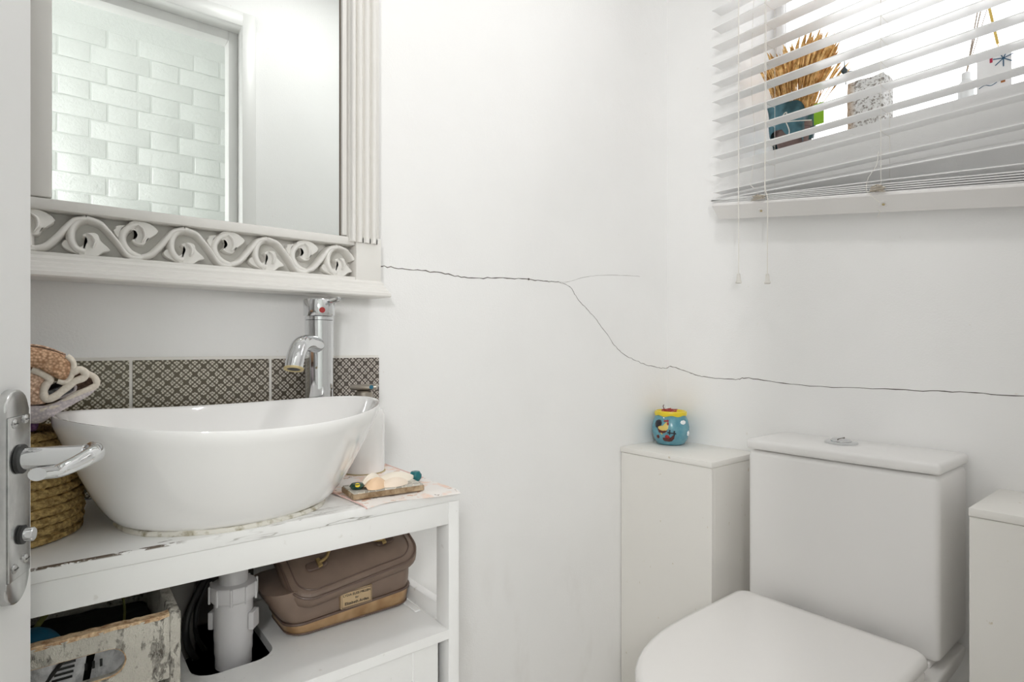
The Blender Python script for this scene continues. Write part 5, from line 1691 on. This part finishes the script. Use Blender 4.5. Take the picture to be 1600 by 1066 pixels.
# bark lantern
LX, LY = 0.085, -0.538
ln = thing('bark_lantern', 'white bark textured square candle holder beside the wheat on the sill', 'candle holder', (LX, LY, SIL))
b = NB()
box(b, LX - 0.030, LX + 0.035, LY - 0.036, LY + 0.045, SIL, SIL + 0.135, 0.004, 2)
bmesh.ops.subdivide_edges(b, edges=[e for e in b.edges if e.calc_length() > 0.03], cuts=9, use_grid_fill=True)
for v_ in b.verts:
    q = noise.noise(v_.co * 45)
    if v_.co.z > SIL + 0.01:
        v_.co += V((v_.co.x - LX, v_.co.y - LY, 0)).normalized() * q * 0.003
    if v_.co.z > SIL + 0.12:
        v_.co.z += q * 0.004
part('bark_block', b, M['bark'], ln, angle=70)
b = NB(); lathe(b, [(0.006, 0), (0.007, 0.004), (0.003, 0.008), (0.006, 0.014), (0.008, 0.018), (0.004, 0.024), (0.0012, 0.030), (0.001, 0.044), (0, 0.045)], (LX - 0.03, LY + 0.05, SIL + 0.150), 14)
tube(b, [(LX - 0.03, LY + 0.05, SIL + 0.164), (LX - 0.03, LY + 0.03, SIL + 0.160)], 0.0012, 6)
lathe(b, [(0.0012, 0), (0.0012, 0.02)], (LX - 0.03, LY + 0.047, SIL + 0.132), 6)
part('dark_finial', b, M['darkfin'], ln)
# reed diffuser
rd = thing('reed_diffuser', 'small white bottle with slanting reeds at the right on the sill', 'diffuser', (0.08, -0.725, SIL))
b = NB(); lathe(b, [(0.013, 0), (0.015, 0.003), (0.015, 0.055), (0.010, 0.062), (0.008, 0.064), (0.008, 0.080), (0.006, 0.081)], (0.08, -0.7255, SIL), 24); part('bottle', b, M['whiteg'], rd)
for (yy_, zz_, r_) in ((-0.7475, 0.225, 0.0014), (-0.7535, 0.222, 0.0014), (-0.764, 0.215, 0.0009)):
    b = NB(); cyl(b, (0.08, -0.7255, SIL + 0.078), (0.082, yy_, SIL + zz_), r_, 8); part('reed', b, M['reed'], rd)
b = NB(); cyl(b, (0.075, -0.7800, SIL + 0.120), (0.075, -0.7655, SIL + 0.205), 0.0026, 8)
tube(b, smooth_path([(0.075, -0.779, SIL + 0.122), (0.075, -0.787, SIL + 0.090), (0.075, -0.792, SIL + 0.060), (0.075, -0.794, SIL + 0.010)], 4), 0.0008, 6)
part('straw_stem', b, M['straw'], None, label='single yellow straw stem standing on the sill, right of the reeds', origin=(0.075, -0.78, SIL), cat='straw')
# card with blue star flower
cd = thing('greeting_card', 'white card printed with a blue star flower, right end of the sill', 'card', (0.06, -0.79, SIL))
b = NB(); box(b, 0.060, 0.0615, -0.805, -0.748, SIL, SIL + 0.108, 0.0003, 1)
b2 = NB(); part('card_sheet', b, M['cardw'], cd); b2.free()
b = NB()
for k in range(7):
    a_ = math.radians(12 + k * 360 / 7)
    L = 0.017
    cy_, cz_ = -0.792, SIL + 0.080
    cyl(b, (0.0593, cy_, cz_), (0.0593, cy_ + L * math.cos(a_), cz_ + L * math.sin(a_)), 0.0009, 6)
part('blue_star', b, M['inkblue'], cd)
b = NB(); box(b, 0.0590, 0.0598, -0.7745, -0.7700, SIL + 0.078, SIL + 0.088); part('red_mark', b, M['inkred'], cd)
b = NB(); tube(b, smooth_path([(0.0595, -0.752, SIL + 0.030), (0.0595, -0.762, SIL + 0.034), (0.0595, -0.772, SIL + 0.030), (0.0595, -0.782, SIL + 0.034)], 4), 0.0007, 5); part('blue_line', b, M['inkblue'], cd)
b = NB(); box(b, 0.0590, 0.0598, -0.795, -0.788, SIL + 0.030, SIL + 0.038); part('red_mark', b, M['terracotta'], cd)
# potted shards
ps = thing('small_plant_pot', 'small white pot of brown bark chips at the far right of the sill', 'pot', (0.09, -0.865, SIL))
b = NB(); lathe(b, [(0.030, 0), (0.040, 0.112), (0.040, 0.120), (0.036, 0.120), (0.034, 0.105), (0.0, 0.104)], (0.09, -0.865, SIL), 28); part('pot', b, M['whiteg'], ps)
b = NB()
rnd = random.Random(6)
for k in range(34):
    c0 = V((0.09 + (rnd.random() - .5) * 0.05, -0.865 + (rnd.random() - .5) * 0.056, SIL + 0.118 + rnd.random() * 0.022))
    box(b, -0.007, 0.007, -0.005, 0.005, -0.002, 0.002, 0.0006, 1, Matrix.Translation(c0) @ Matrix.Rotation(rnd.random() * 6, 4, V((rnd.random(), rnd.random(), rnd.random())).normalized()))
part('bark_chips', b, M['terracotta'], ps, kind='stuff')

# ================================================================== LAMPS (out of view; both hall lamps added for fill)
def ceil_lamp(label, x, y, r):
    t = thing('ceiling_lamp', label, 'lamp', (x, y, CEIL))
    b = NB(); lathe(b, [(r, CEIL - 0.001), (r, CEIL - 0.035), (r - 0.01, CEIL - 0.045), (0, CEIL - 0.05)], (x, y, 0), 40); part('diffuser', b, M['lampglass'], t)
ceil_lamp('round white flush ceiling lamp in the toilet room', -0.84, -0.62, 0.14)
ceil_lamp('unseen round ceiling lamp added in the hall for fill', -1.25, -1.42, 0.14)
t = thing('wall_fill_lamp', 'unseen round wall lamp added in the hall to fill the room', 'lamp', (-1.95, HALL + 0.03, 1.45))
b = NB(); lathe(b, [(0.17, -0.018), (0.17, 0.004), (0.16, 0.010), (0, 0.012)], (-1.95, HALL + 0.03, 1.45), 40, axis=(0, 1, 0)); part('fill_lamp_base', b, M['lampglass'], t)
